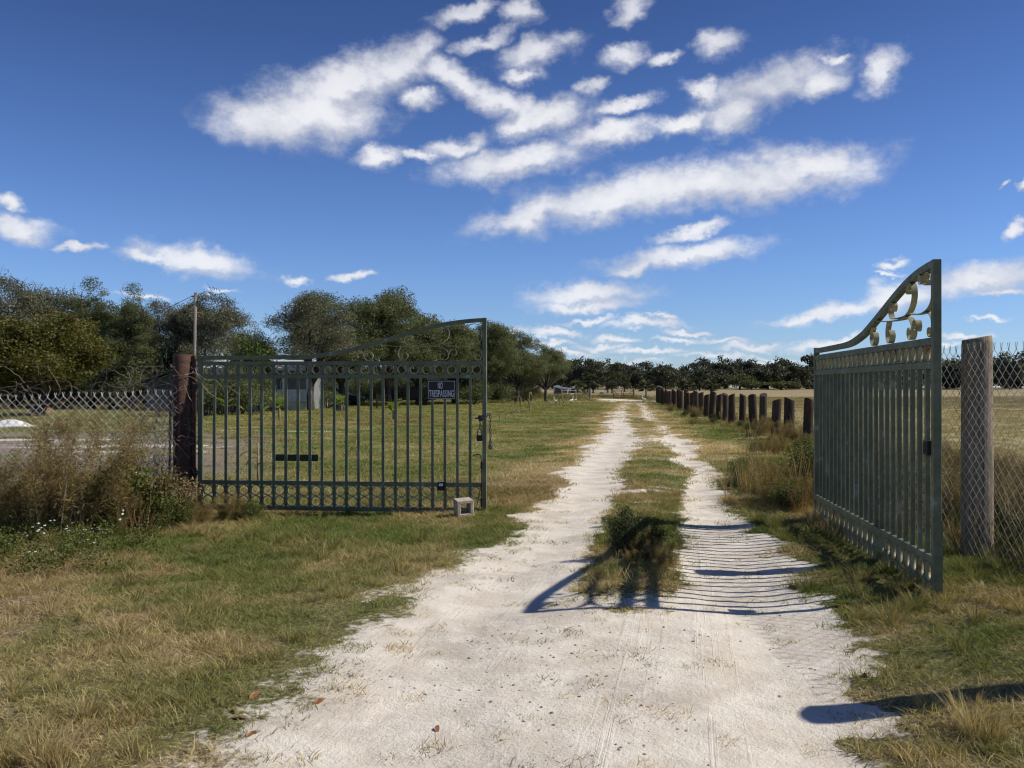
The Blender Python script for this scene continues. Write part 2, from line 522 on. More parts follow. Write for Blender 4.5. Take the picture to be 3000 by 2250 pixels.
M['block'] = mat_noise('concrete_block', (0.40, 0.33, 0.25), (0.55, 0.47, 0.37), 26.0, 0.95, 7.0, bmp=0.5, bdist=0.01, c3=(0.30, 0.25, 0.19))
M['post_grey'] = mat_wood('weathered_post', (0.13, 0.105, 0.07), (0.33, 0.27, 0.19), (0.20, 0.16, 0.095))
M['post_dark'] = mat_wood('creosote_post', (0.026, 0.019, 0.015), (0.068, 0.048, 0.036), (0.090, 0.048, 0.030))
M['post_brown'] = mat_wood('brown_post', (0.040, 0.030, 0.022), (0.105, 0.080, 0.060), (0.085, 0.050, 0.030))
M['post_far'] = mat_wood('fence_post_wood', (0.14, 0.125, 0.10), (0.26, 0.235, 0.20), (0.2, 0.18, 0.15))
M['bark'] = mat_noise('bark', (0.035, 0.028, 0.022), (0.085, 0.072, 0.058), 12.0, 0.95, 6.0, bmp=0.6, bdist=0.03, stretch=(1, 1, 0.3))
M['pole'] = mat_wood('utility_pole_wood', (0.16, 0.14, 0.115), (0.27, 0.24, 0.20), (0.12, 0.10, 0.08))

# ------------------------------------------------------------------ the ground: sandy two-rut track, verges, lawn, pasture
def edge(pts):
    q = sorted(((ground_at(x, y)[1], ground_at(x, y)[0]) for x, y in pts))
    Y = np.array([a for a, b in q]); X = np.array([b for a, b in q])
    return lambda y: np.interp(y, Y, X)
E_L = edge([(700, 2600), (800, 2250), (850, 2100), (920, 2000), (1040, 1900), (1165, 1800), (1300, 1700), (1445, 1600), (1560, 1500), (1617, 1448), (1663, 1380),
            (1720, 1330), (1705, 1307), (1765, 1290), (1762, 1264), (1793, 1223), (1809, 1199), (1825, 1180)])
E_M1 = edge([(1560, 1900), (1640, 1790), (1690, 1690), (1722, 1610), (1771, 1518), (1796, 1461), (1816, 1420), (1825, 1386), (1833, 1345), (1850, 1323), (1875, 1300), (1861, 1264), (1850, 1240), (1833, 1220), (1828, 1201), (1847, 1180)])
E_M2 = edge([(2010, 1900), (2020, 1790), (1998, 1677), (2010, 1636), (1990, 1560), (1996, 1514), (2007, 1481), (2006, 1437), (2020, 1400), (2022, 1380), (1975, 1350), (1990, 1334), (1961, 1310), (1950, 1280), (1926, 1258), (1920, 1242), (1882, 1223), (1880, 1204), (1869, 1180)])
E_R = edge([(2640, 2600), (2610, 2247), (2590, 2100), (2570, 2000), (2540, 1930), (2550, 1860), (2480, 1820), (2400, 1784), (2370, 1686), (2264, 1575), (2205, 1533), (2150, 1496), (2116, 1444), (2091, 1386), (2080, 1367), (2059, 1340), (2040, 1302), (2002, 1280), (1961, 1256), (1923, 1229), (1904, 1204), (1888, 1182)])

def gz(X, Y):
    """height of the ground"""
    X = np.asarray(X, dtype=np.float64); Y = np.asarray(Y, dtype=np.float64)
    l, r, m1, m2 = E_L(Y), E_R(Y), E_M1(Y), E_M2(Y)
    left = sstep(l - X, -0.2, 2.6); right = sstep(X - r, -0.3, 1.5)
    near = 1 - sstep(Y, 20, 45)
    z = -0.075 * left * near + 0.13 * right * (1 - sstep(Y, 8.5, 15))
    on = (1 - left) * (1 - right)
    mid = np.clip(1 - np.abs(X - (m1 + m2) / 2) / (np.maximum(m2 - m1, 0.3) * 0.7), 0, 1)
    z = z + 0.035 * sstep(mid, 0, 1) * on * near * sstep(Y, 5.0, 7.0)
    for c, w in (((l + m1) / 2, 0.34), ((m2 + r) / 2, 0.34)):
        z = z - 0.028 * np.exp(-((X - c) / w) ** 2) * near * on
    off = 1 - on
    z = z + (fbm(X, Y, 0.9, 3, 3) - 0.5) * (0.035 + 0.05 * off)
    nearest = 1 - sstep(Y, 9, 16)
    z = z + (fbm(X, Y, 7.0, 8, 3) - 0.5) * (0.016 + 0.03 * off) * nearest
    z = z + (fbm(X, Y, 0.05, 21, 2) - 0.5) * 0.35 * sstep(Y, 30, 120)
    z = z + 0.9 * sstep(Y, 200, 420)
    return z
def gz1(x, y):
    return float(gz(np.array([x]), np.array([y]))[0])

def sand_mask(X, Y):
    """1 on bare sand, 0 under turf"""
    l, r, m1, m2 = E_L(Y), E_R(Y), E_M1(Y), E_M2(Y)
    wob = (fbm(X, Y, 1.6, 31, 4) - 0.5) * 0.55 + (fbm(X, Y, 9.0, 37, 3) - 0.5) * 0.28
    wob = wob + (fbm(X * 0.35, Y * 1.3, 1.1, 181, 4) - 0.5) * 0.75 * sstep(Y, 10, 18)
    wob = wob + (fbm(X, Y, 3.6, 187, 4) - 0.5) * 0.55 * (1 - sstep(Y, 9, 14))
    far = 1 + sstep(Y, 12, 40) * 0.8
    wl = 0.22 + 0.80 * (1 - sstep(Y, 5.0, 10.5))
    a = sstep(X - l + wob * far, -wl, wl * 0.6)
    b = sstep(r - X + wob * 0.8 * far, -0.14, 0.20)
    s = a * b
    inm = np.minimum(X - m1, m2 - X) + wob * 0.55 * far
    med = sstep(inm, -0.06, 0.12) * sstep(Y, 5.6, 7.2)
    tuf = sstep(fbm(X, Y, 3.0, 44, 4), 0.60, 0.68) * sstep(inm, -0.2, 0.2) * sstep(Y, 4.2, 5.2)
    gap = 1 - 0.75 * np.exp(-((Y - 25.0) / 1.2) ** 2) - 0.5 * np.exp(-((Y - 18.4) / 0.5) ** 2)
    gap = gap * (1 - 0.7 * (1 - sstep(fbm(X * 0.5, Y * 1.3, 1.0, 191, 4), 0.30, 0.40)) * sstep(Y, 9, 12))
    s = s * (1 - np.clip(np.maximum(med * gap, tuf * 0.8 * (1 - med)), 0, 1))
    s = s * (1 - sstep(Y, 84, 90))
    # gravel lane that crosses behind, and the spur to the farm gate
    lane = np.exp(-((Y - (93 - 0.05 * (X - 10))) / 2.6) ** 2) * sstep(X, -8, 2) * (1 - sstep(X, 16, 20))
    spur = np.exp(-((X - (12.2 + 0.01 * (Y - 100))) / 2.4) ** 2) * sstep(Y, 88, 95) * (1 - sstep(Y, 112, 116))
    s = np.maximum(s, np.clip(np.maximum(lane, spur) * 1.3, 0, 1) * 0.8)
    # streaks of blown sand on the lawn at the left and the bare strip beyond the chain link
    st = sstep(fbm(X * 0.35, Y * 1.9, 0.9, 52, 4), 0.585, 0.64)
    s = np.maximum(s, 0.85 * st * (1 - sstep(np.abs(Y - 33.5), 1.5, 4)) * (1 - sstep(X, -7, -3.5)))
    s = np.maximum(s, 0.8 * st * (1 - sstep(np.abs(Y - 21), 5, 9)) * (1 - sstep(X, -8.2, -6.2)))
    return s
def bare_mask(X, Y):
    """grey-pink worn soil beyond the left fence"""
    return (1 - sstep(X + (Y - 20) * 0.22, -6.8, -4.4)) * sstep(Y, 14.5, 17.5) * (1 - sstep(Y, 28, 32)) * sstep(fbm(X, Y, 0.8, 61, 4), 0.25, 0.5)

GREEN = np.array((0.160, 0.215, 0.050)); OLIVE = np.array((0.320, 0.300, 0.115)); STRAW = np.array((0.62, 0.49, 0.275)); RUSSET = np.array((0.30, 0.19, 0.10))
def turf_tint(X, Y, rnd=None):
    """colour of the grass at a place: green, olive, straw, russet patches"""
    X = np.asarray(X, dtype=np.float64); Y = np.asarray(Y, dtype=np.float64)
    n1 = fbm(X, Y, 0.55, 71, 4); n2 = fbm(X, Y, 1.7, 77, 3); n3 = fbm(X, Y, 0.22, 83, 2)
    dry = sstep(n1 * 0.6 + n2 * 0.4, 0.34, 0.64)
    l, r, m1, m2 = E_L(Y), E_R(Y), E_M1(Y), E_M2(Y)
    edge_dry = np.exp(-np.clip(l - X, 0, 9) / 0.55) * (X < m1) * sstep(Y, 9, 17) + 0.55 * ((X > m1 - 0.3) & (X < m2 + 0.3)) * sstep(Y, 11, 22) + np.exp(-np.clip(X - r, 0, 9) / 0.5) * (X > m2) * sstep(Y, 9, 20)
    corner = (1 - sstep(X, -2.3, -0.9)) * (1 - sstep(Y, 4.6, 6.6)) * 0.35
    past0 = sstep(X - (6.2 + 0.092 * Y), -0.6, 1.0)
    dry = np.clip(dry + 0.75 * edge_dry + corner - 0.35 * np.exp(-((Y - 9.6) / 1.2) ** 2) * (X < 0.5) - 0.20 * sstep(Y, 11, 14) * sstep(E_L(Y) - X, 0.2, 1.4) + 0.24 * (1 - sstep(Y, 6.0, 9.0)) * (X < 1.5) - 0.18 * (X > 1.8) * (1 - sstep(Y, 14, 18)) - 0.28 * sstep(X - r, 0.5, 1.2) * (1 - past0) * sstep(Y, 12, 16), 0, 1)
    lw = sstep(Y, 11, 14) * sstep(l - X, 0.6, 1.8)
    dry = dry * (1 - 0.5 * lw) + 0.5 * lw * 0.36
    past = sstep(X - (6.2 + 0.092 * Y), -0.6, 1.0) * sstep(Y, 15, 19)
    dry = np.clip(dry * (1 - past) + past * (0.72 + 0.5 * (n1 - 0.5)), 0, 1)
    if rnd is not None:
        dry = np.clip(dry + (rnd - 0.5) * 0.55, 0, 1)
    d = dry[:, None]
    c = np.where(d < 0.5, GREEN + (OLIVE - GREEN) * (d / 0.5), OLIVE + (STRAW - OLIVE) * ((d - 0.5) / 0.5))
    rus = (sstep(n3 + (n2 - 0.5) * 0.5, 0.60, 0.78) * 0.4)[:, None]
    c = c * (1 - rus) + RUSSET * rus
    return c

def make_ground():
    xs = np.concatenate([-np.geomspace(700, 9.0, 60), np.arange(-8.9, -4.6, 0.09), np.arange(-4.55, 4.6, 0.042), np.arange(4.65, 14.0, 0.09), np.geomspace(14.2, 900, 70)])
    ys = np.concatenate([np.linspace(-60, 1.5, 14), np.arange(1.7, 3.4, 0.12), np.arange(3.45, 12.0, 0.045), np.arange(12.05, 24, 0.11), np.geomspace(24.2, 120, 140), np.geomspace(122, 1600, 60)])
    X, Y = np.meshgrid(xs, ys)
    xf, yf = X.ravel(), Y.ravel()
    z = gz(xf, yf)
    nx, ny = len(xs), len(ys)
    i = np.arange(nx * ny).reshape(ny, nx)
    f = np.stack([i[:-1, :-1], i[:-1, 1:], i[1:, 1:], i[1:, :-1]], -1).reshape(-1, 4)
    s = sand_mask(xf, yf)
    s = np.where(yf < 3.0, np.maximum(s, 0.0), s)
    t = turf_tint(xf, yf)
    bare = bare_mask(xf, yf)[:, None]
    t = t * (1 - bare) + np.array((0.34, 0.27, 0.22)) * bare
    # the pale strip of tall straw at the foot of the far wood
    pale = (sstep(yf, 150, 210) * sstep(fbm(xf, yf, 0.01, 91, 2) + 0.25, 0.4, 0.6))[:, None] * 0.7
    t = t * (1 - pale) + np.array((0.42, 0.33, 0.19)) * pale
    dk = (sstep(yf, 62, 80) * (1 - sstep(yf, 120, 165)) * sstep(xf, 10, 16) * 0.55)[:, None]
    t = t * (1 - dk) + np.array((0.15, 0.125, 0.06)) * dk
    yy = np.linspace(3.4, 40, 200)
    pc = np.polyfit(yy, (E_R(yy) + np.where(yy < 5.6, E_R(yy) - 1.1, E_M2(yy))) / 2, 3)
    lat = xf - np.polyval(pc, np.clip(yf, 2, 40))
    m, T, b, out = mat_base('ground_material')
    geo = T.n('ShaderNodeNewGeometry').outputs['Position']
    sa = T.n('ShaderNodeAttribute', attribute_type='GEOMETRY', attribute_name='sand')
    ta = T.n('ShaderNodeAttribute', attribute_type='GEOMETRY', attribute_name='tintc')
    sp0 = T.n('ShaderNodeSeparateXYZ'); T.link(geo, sp0.inputs[0])
    n1 = T.noise(geo, 3.0, 6.0, 0.6)
    n2 = T.noise(geo, 38.0, 6.0, 0.7)
    n3 = T.noise(geo, 110.0, 3.0, 0.65)
    sand = T.mix(T.ramp(n1, 0.38, 0.62), (0.655, 0.58, 0.465), (0.765, 0.70, 0.585))
    sand = T.mix(T.math('MULTIPLY', T.ramp(n2, 0.52, 0.74), 0.35), sand, (0.42, 0.35, 0.28))
    # grey damp dirt in patches, bits of shell and grit
    dirt = T.noise(geo, 1.3, 6.0, 0.65, 0.3)
    sand = T.mix(T.math('MULTIPLY', T.ramp(dirt, 0.48, 0.66), 0.6), sand, (0.44, 0.385, 0.315))
    deb = T.noise(geo, 48.0, 5.0, 0.7)
    sand = T.mix(T.math('MULTIPLY', T.math('MULTIPLY', T.ramp(deb, 0.60, 0.66), T.ramp(dirt, 0.44, 0.60)), 0.7), sand, (0.20, 0.165, 0.125))
    sand = T.mix(T.math('MULTIPLY', T.ramp(n3, 0.60, 0.68), 0.8), sand, (0.80, 0.76, 0.70))
    sand = T.mix(T.math('MULTIPLY', T.ramp(n3, 0.38, 0.30), 0.5), sand, (0.26, 0.215, 0.17))
    soil = T.mix(T.ramp(n2, 0.38, 0.72), (0.050, 0.040, 0.025), ta.outputs['Color'])
    soil = T.mix(T.ramp(sp0.outputs[1], 10.0, 24.0, 0.12, 0.5), soil, ta.outputs['Color'])
    ed = T.math('ADD', sa.outputs['Fac'], T.math('MULTIPLY', T.math('SUBTRACT', T.noise(geo, 17.0, 5.0, 0.65), 0.5), 0.9))
    f_s = T.ramp(ed, 0.40, 0.62)
    T.link(T.mix(f_s, soil, sand), b.inputs['Base Color'])
    b.inputs['Roughness'].default_value = 0.95
    b.inputs['Specular IOR Level'].default_value = 0.12
    # faint tyre lines running along the track
    la = T.n('ShaderNodeAttribute', attribute_type='GEOMETRY', attribute_name='lat')
    sp_ = T.n('ShaderNodeSeparateXYZ'); T.link(geo, sp_.inputs[0])
    cmb = T.n('ShaderNodeCombineXYZ')
    T.link(la.outputs['Fac'], cmb.inputs[0]); T.link(T.math('MULTIPLY', sp_.outputs[1], 0.02), cmb.inputs[1])
    ty = T.noise(cmb.outputs[0], 30.0, 4.0, 0.65)
    rut = T.noise(cmb.outputs[0], 3.2, 2.0, 0.5)
    h = T.math('ADD', T.math('MULTIPLY', n2, 0.75), T.math('MULTIPLY', n3, 0.35))
    h = T.math('ADD', h, T.math('MULTIPLY', T.math('MULTIPLY', T.ramp(ty, 0.52, 0.60), T.ramp(rut, 0.50, 0.62)), 0.13))
    h = T.math('ADD', h, T.math('MULTIPLY', T.noise(geo, 9.0, 4.0, 0.6), 1.1))
    bump(T, b, h, 0.6, 0.026)
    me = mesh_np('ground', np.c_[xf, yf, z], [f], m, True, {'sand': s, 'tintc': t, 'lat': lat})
    o = obj('ground', me)
    tag(o, 'sandy two-rut track running through mown grass verges and pasture', 'ground', kind='structure')
make_ground()

# ------------------------------------------------------------------ scattering of grass
SRC = {}
def blades(rng, n, rad, h0, h1, w, lean, seg=2, droop=0.5, spread=1.0):
    """clump of tapering blades"""
    V = []; Fq = []; Ft = []; tint = []
    for _ in range(n):
        a = rng.uniform(0, 2 * math.pi); r = rad * math.sqrt(rng.random())
        bx, by = r * math.cos(a), r * math.sin(a)
        out_a = a + rng.uniform(-1.2, 1.2) * spread
        h = rng.uniform(h0, h1); ln = lean * rng.uniform(0.25, 1.0) * h
        dx, dy = math.cos(out_a), math.sin(out_a)
        pa = rng.uniform(0, 2 * math.pi)
        px, py = math.cos(pa), math.sin(pa)
        o = len(V); tv = rng.random()
        for k in range(seg + 1):
            t = k / seg
            ww = w * (1 - t ** 1.6) * 0.5 * rng.uniform(0.8, 1.2)
            x = bx + dx * ln * t ** 1.5; y = by + dy * ln * t ** 1.5
            z = h * (t - droop * lean * 0.45 * t * t) - 0.006
            if k < seg:
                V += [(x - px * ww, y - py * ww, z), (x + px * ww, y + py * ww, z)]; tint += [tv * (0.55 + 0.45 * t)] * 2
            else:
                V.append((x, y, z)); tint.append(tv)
        for k in range(seg - 1):
            Fq.append((o + 2 * k, o + 2 * k + 1, o + 2 * k + 3, o + 2 * k + 2))
        Ft.append((o + 2 * seg - 2, o + 2 * seg - 1, o + 2 * seg))
    return V, Fq, Ft, tint
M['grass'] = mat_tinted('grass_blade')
def clump_source(coll, name, rng, **kw):
    V, Fq, Ft, ti = blades(rng, **kw)
    me = mesh_np(name, np.array(V), [np.array(Fq).reshape(-1, 4), np.array(Ft)], M['grass'], False, {'tint': np.array(ti)})
    o = bpy.data.objects.new(name, me)
    coll.objects.link(o)
def new_source(key):
    c = bpy.data.collections.new('source_' + key)
    SRC[key] = c
    return c
rg = random.Random(5)
c = new_source('turf')
for k in range(6):
    clump_source(c, 'turf_clump_%d' % k, rg, n=30, rad=0.08, h0=0.016, h1=0.062, w=0.0042, lean=1.7, seg=2, droop=0.55, spread=2.5)
c = new_source('tuft')
for k in range(5):
    clump_source(c, 'tuft_clump_%d' % k, rg, n=80, rad=0.05, h0=0.09, h1=0.27, w=0.0040, lean=1.0, seg=3, droop=0.6, spread=0.8)
c = new_source('rough')
for k in range(5):
    clump_source(c, 'rough_clump_%d' % k, rg, n=34, rad=0.06, h0=0.05, h1=0.15, w=0.0045, lean=1.25, seg=3, droop=0.65, spread=1.6)
c = new_source('lawn')
for k in range(4):
    clump_source(c, 'lawn_clump_%d' % k, rg, n=34, rad=0.20, h0=0.03, h1=0.085, w=0.013, lean=1.2, seg=1, droop=0.5, spread=2.5)
c = new_source('tall')
for k in range(4):
    clump_source(c, 'tall_clump_%d' % k, rg, n=46, rad=0.14, h0=0.25, h1=0.62, w=0.007, lean=0.55, seg=3, droop=0.5, spread=1.5)
c = new_source('straw')
for k in range(3):
    clump_source(c, 'straw_clump_%d' % k, rg, n=18, rad=0.10, h0=0.55, h1=1.15, w=0.010, lean=0.35, seg=3, droop=0.3, spread=1.0)

_gn = {}
def scatter_tree(key):
    if key in _gn:
        return _gn[key]
    g = bpy.data.node_groups.new('scatter_' + key, 'GeometryNodeTree')
    g.interface.new_socket('Geometry', in_out='INPUT', socket_type='NodeSocketGeometry')
    g.interface.new_socket('Geometry', in_out='OUTPUT', socket_type='NodeSocketGeometry')
    gi = g.nodes.new('NodeGroupInput'); go = g.nodes.new('NodeGroupOutput')
    iop = g.nodes.new('GeometryNodeInstanceOnPoints')
    ci = g.nodes.new('GeometryNodeCollectionInfo')
    ci.inputs['Collection'].default_value = SRC[key]
    ci.inputs['Separate Children'].default_value = True
    ci.inputs['Reset Children'].default_value = True
    iop.inputs['Pick Instance'].default_value = True
    def named(nm, dt):
        a = g.nodes.new('GeometryNodeInputNamedAttribute'); a.data_type = dt
        a.inputs['Name'].default_value = nm
        return a.outputs['Attribute']
    g.links.new(gi.outputs[0], iop.inputs['Points'])
    g.links.new(ci.outputs[0], iop.inputs['Instance'])
    g.links.new(named('idx', 'INT'), iop.inputs['Instance Index'])
    g.links.new(named('rot', 'FLOAT_VECTOR'), iop.inputs['Rotation'])
    g.links.new(named('scl', 'FLOAT_VECTOR'), iop.inputs['Scale'])
    g.links.new(iop.outputs[0], go.inputs[0])
    _gn[key] = g
    return g
def scatter(name, key, P, scl, tint, seed, label, cat, tilt=0.15, zscl=None):
    rn = np.random.default_rng(seed)
    n = len(P)
    me = bpy.data.meshes.new(name)
    me.vertices.add(n)
    me.vertices.foreach_set('co', np.asarray(P, dtype=np.float32).ravel())
    a = me.attributes.new('idx', 'INT', 'POINT'); a.data.foreach_set('value', rn.integers(0, len(SRC[key].objects), n).astype(np.int32))
    rot = np.c_[rn.uniform(-tilt, tilt, n), rn.uniform(-tilt, tilt, n), rn.uniform(0, 6.283, n)].astype(np.float32)
    a = me.attributes.new('rot', 'FLOAT_VECTOR', 'POINT'); a.data.foreach_set('vector', rot.ravel())
    scl = np.asarray(scl, dtype=np.float32)
    zs = scl if zscl is None else np.asarray(zscl, dtype=np.float32)
    a = me.attributes.new('scl', 'FLOAT_VECTOR', 'POINT'); a.data.foreach_set('vector', np.c_[scl, scl, zs].astype(np.float32).ravel())
    a = me.attributes.new('tintc', 'FLOAT_COLOR', 'POINT'); a.data.foreach_set('color', np.c_[tint, np.ones(n)].astype(np.float32).ravel())
    me.update()
    o = obj(name, me)
    md = o.modifiers.new('scatter', 'NODES'); md.node_group = scatter_tree(key)
    tag(o, label, cat, kind='stuff')
    return o

def poisson_box(rn, x0, x1, y0, y1, dens):
    n = int((x1 - x0) * (y1 - y0) * dens)
    return rn.uniform(x0, x1, n), rn.uniform(y0, y1, n)
def seen(X, Y, margin=1.0):
    """keep to the strip of land in front of the gate (and a bit to the sides of it)"""
    return np.abs(X) < Y * 0.60 + margin

def grass_all():
    rn = np.random.default_rng(11)
    # short turf on the near verges, in the middle strip and as scattered sprigs on the sand
    x, y = poisson_box(rn, -7.2, 5.2, 2.9, 12.5, 330)
    k = seen(x, y, 1.2)
    x, y = x[k], y[k]
    s = sand_mask(x, y)
    keep = rn.random(len(x)) < np.clip(1.0 - s * 1.12, 0.015, 1) * (0.45 + 0.55 * sstep(fbm(x, y, 2.2, 101, 3), 0.30, 0.5))
    x, y = x[keep], y[keep]
    far_k = rn.random(len(x)) < (1 - 0.45 * sstep(y, 7, 12))
    x, y = x[far_k], y[far_k]
    tint = turf_tint(x, y, rn.random(len(x)))
    sc = rn.uniform(0.7, 1.25, len(x)) * (1 + 0.45 * sstep(y, 7, 12))
    scatter('verge_grass', 'turf', np.c_[x, y, gz(x, y)], sc, tint, 1, 'short patchy green and straw turf on the verges beside the sand', 'grass')
    # rougher, longer grass in patches
    x, y = poisson_box(rn, -7.2, 5.4, 3.0, 13.5, 75.0)
    k = seen(x, y, 1.2) & (sand_mask(x, y) < 0.35)
    x, y = x[k], y[k]
    k = rn.random(len(x)) < 0.12 + 0.88 * sstep(fbm(x, y, 1.3, 171, 4), 0.44, 0.60)
    x, y = x[k], y[k]
    t = turf_tint(x, y, rn.random(len(x))); t = t * 0.75 + np.array((0.36, 0.29, 0.15)) * 0.25
    scatter('rough_grass', 'rough', np.c_[x, y, gz(x, y)], rn.uniform(0.5, 1.15, len(x)), t, 12, 'rough mixed green and straw grass in patches over the verges', 'grass', tilt=0.3)
    # bunch grass
    x, y = poisson_box(rn, -7.2, 5.4, 3.0, 14, 15.0)
    k = seen(x, y, 1.2) & (sand_mask(x, y) < 0.4)
    x, y = x[k], y[k]
    clump = fbm(x, y, 0.9, 111, 3)
    k = rn.random(len(x)) < sstep(clump, 0.40, 0.62) * (0.35 + 0.65 * ((x < -0.6) | (x > 1.7)))
    x, y = x[k], y[k]
    t = turf_tint(x, y, rn.random(len(x))); t = t * 0.6 + np.array((0.34, 0.27, 0.14)) * 0.4
    scatter('bunch_grass', 'tuft', np.c_[x, y, gz(x, y)], rn.uniform(0.35, 1.0, len(x)), t, 2, 'arching olive and straw bunch grass on the left and right verges', 'grass')
    # lawn behind the gate, and the pasture
    parts = []
    for y0, y1, dens, sc in ((12.3, 22, 34, 1.0), (22, 40, 14, 1.5), (40, 75, 5, 2.4), (75, 130, 1.6, 4.0)):
        x, y = poisson_box(rn, -0.6 * y1 - 1, 0.6 * y1 + 1, y0, y1, dens)
        k = seen(x, y, 1.0)
        x, y = x[k], y[k]
        s = np.maximum(sand_mask(x, y), bare_mask(x, y) * 0.75)
        kk = rn.random(len(x)) < (1 - s * 1.2)
        past = x > (6.2 + 0.092 * y)
        kk &= ~(past & (rn.random(len(x)) < 0.35))
        parts.append(np.c_[x[kk], y[kk], np.full(kk.sum(), sc)])
    q = np.concatenate(parts)
    t = turf_tint(q[:, 0], q[:, 1], rn.random(len(q)))
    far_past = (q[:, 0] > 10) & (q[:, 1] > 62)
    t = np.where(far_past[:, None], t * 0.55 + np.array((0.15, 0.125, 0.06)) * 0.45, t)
    sc = q[:, 2] * rn.uniform(0.7, 1.2, len(q))
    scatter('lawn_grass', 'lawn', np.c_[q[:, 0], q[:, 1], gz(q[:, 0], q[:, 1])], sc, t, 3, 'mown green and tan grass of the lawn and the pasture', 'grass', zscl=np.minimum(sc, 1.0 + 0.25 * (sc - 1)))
    # tall weedy grass between the track and the row of dark posts, along the back fence and by the right-hand mesh
    X = []; S = []
    x, y = poisson_box(rn, 3.0, 14.0, 10.2, 80, 13.0)
    l = E_R(y); fence = 5.55 + 0.092 * y
    g = (x - l) / np.maximum(fence + 0.5 - l, 0.4)
    k = (g > 0.15) & (g < 1.03) & (rn.random(len(x)) < (0.2 + 0.9 * sstep(g, 0.2, 0.8)) * np.clip(20.0 / y, 0.25, 1))
    X.append(np.c_[x[k], y[k]]); S.append(rn.uniform(0.4, 0.8, k.sum()) * (0.25 + 0.45 * sstep(g[k], 0.2, 0.95)))
    x, y = poisson_box(rn, -10, 18, 104, 132, 1.2)
    k = ~((np.abs(x - 12.2) < 3.0) & (y < 117))
    X.append(np.c_[x[k], y[k]]); S.append(rn.uniform(0.8, 1.7, k.sum()))
    x, y = poisson_box(rn, 3.55, 6.6, 4.6, 13.0, 20)
    k = (x > 3.62 + 0.02 * y) & (rn.random(len(x)) < 0.75)
    X.append(np.c_[x[k], y[k]]); S.append(rn.uniform(0.5, 1.15, k.sum()))
    x, y = poisson_box(rn, 2.95, 4.3, 8.2, 12.6, 26)
    k = (x > 3.0 + 0.06 * (y - 8)) & (rn.random(len(x)) < 0.55)
    X.append(np.c_[x[k], y[k]]); S.append(rn.uniform(0.4, 0.85, k.sum()))
    x, y = poisson_box(rn, -7.2, -3.9, 9.4, 11.4, 26)
    k = rn.random(len(x)) < 0.8
    X.append(np.c_[x[k], y[k]]); S.append(rn.uniform(0.4, 1.0, k.sum()))
    q = np.concatenate(X); s = np.concatenate(S)
    r1 = rn.random(len(q))
    n = fbm(q[:, 0], q[:, 1], 0.7, 121, 3)
    t = np.where((r1 + (n - 0.5) * 1.6 < 0.38)[:, None], np.array((0.135, 0.155, 0.05)), np.where((r1 < 0.8)[:, None], np.array((0.40, 0.30, 0.165)), np.array((0.27, 0.165, 0.08))))
    t = t * rn.uniform(0.8, 1.2, (len(q), 1))
    scatter('tall_grass', 'tall', np.c_[q, gz(q[:, 0], q[:, 1])], s, t, 4, 'tall unmown grass along the post row and fences', 'grass', tilt=0.25)
    # bleached stalks by the hinge of the right leaf
    pts = []
    for cx, cy, r, m in ((3.35, 12.6, 0.4, 8), (3.6, 11.4, 0.35, 8), (3.75, 14.2, 0.8, 5), (4.3, 15.8, 0.9, 4), (-4.9, 10.4, 0.6, 4), (4.5, 7.6, 0.5, 3), (6.9, 24.0, 0.9, 4)):
        for _ in range(m):
            pts.append((cx + rn.normal(0, r * 0.5), cy + rn.normal(0, r * 0.7)))
    q = np.array(pts)
    t = np.tile(np.array((0.46, 0.35, 0.20)), (len(q), 1)) * rn.uniform(0.8, 1.15, (len(q), 1))
    scatter('straw_stalks', 'straw', np.c_[q, gz(q[:, 0], q[:, 1])], rn.uniform(0.45, 0.85, len(q)), t, 5, 'bleached straw stalks standing by the hinge of the right gate leaf', 'grass', tilt=0.2)
    # dry sprigs lying on the bare sand
    x, y = poisson_box(rn, -2.4, 3.2, 3.4, 9.0, 9.0)
    k = (sand_mask(x, y) > 0.5) & (rn.random(len(x)) < sstep(fbm(x, y, 1.1, 131, 3), 0.48, 0.62))
    x, y = x[k], y[k]
    t = np.tile(np.array((0.22, 0.18, 0.085)), (len(x), 1)) * rn.uniform(0.7, 1.3, (len(x), 1))
    scatter('sand_sprigs', 'turf', np.c_[x, y, gz(x, y)], rn.uniform(0.5, 1.0, len(x)), t, 6, 'small dry sprigs of grass growing out of the bare sand', 'grass')
grass_all()

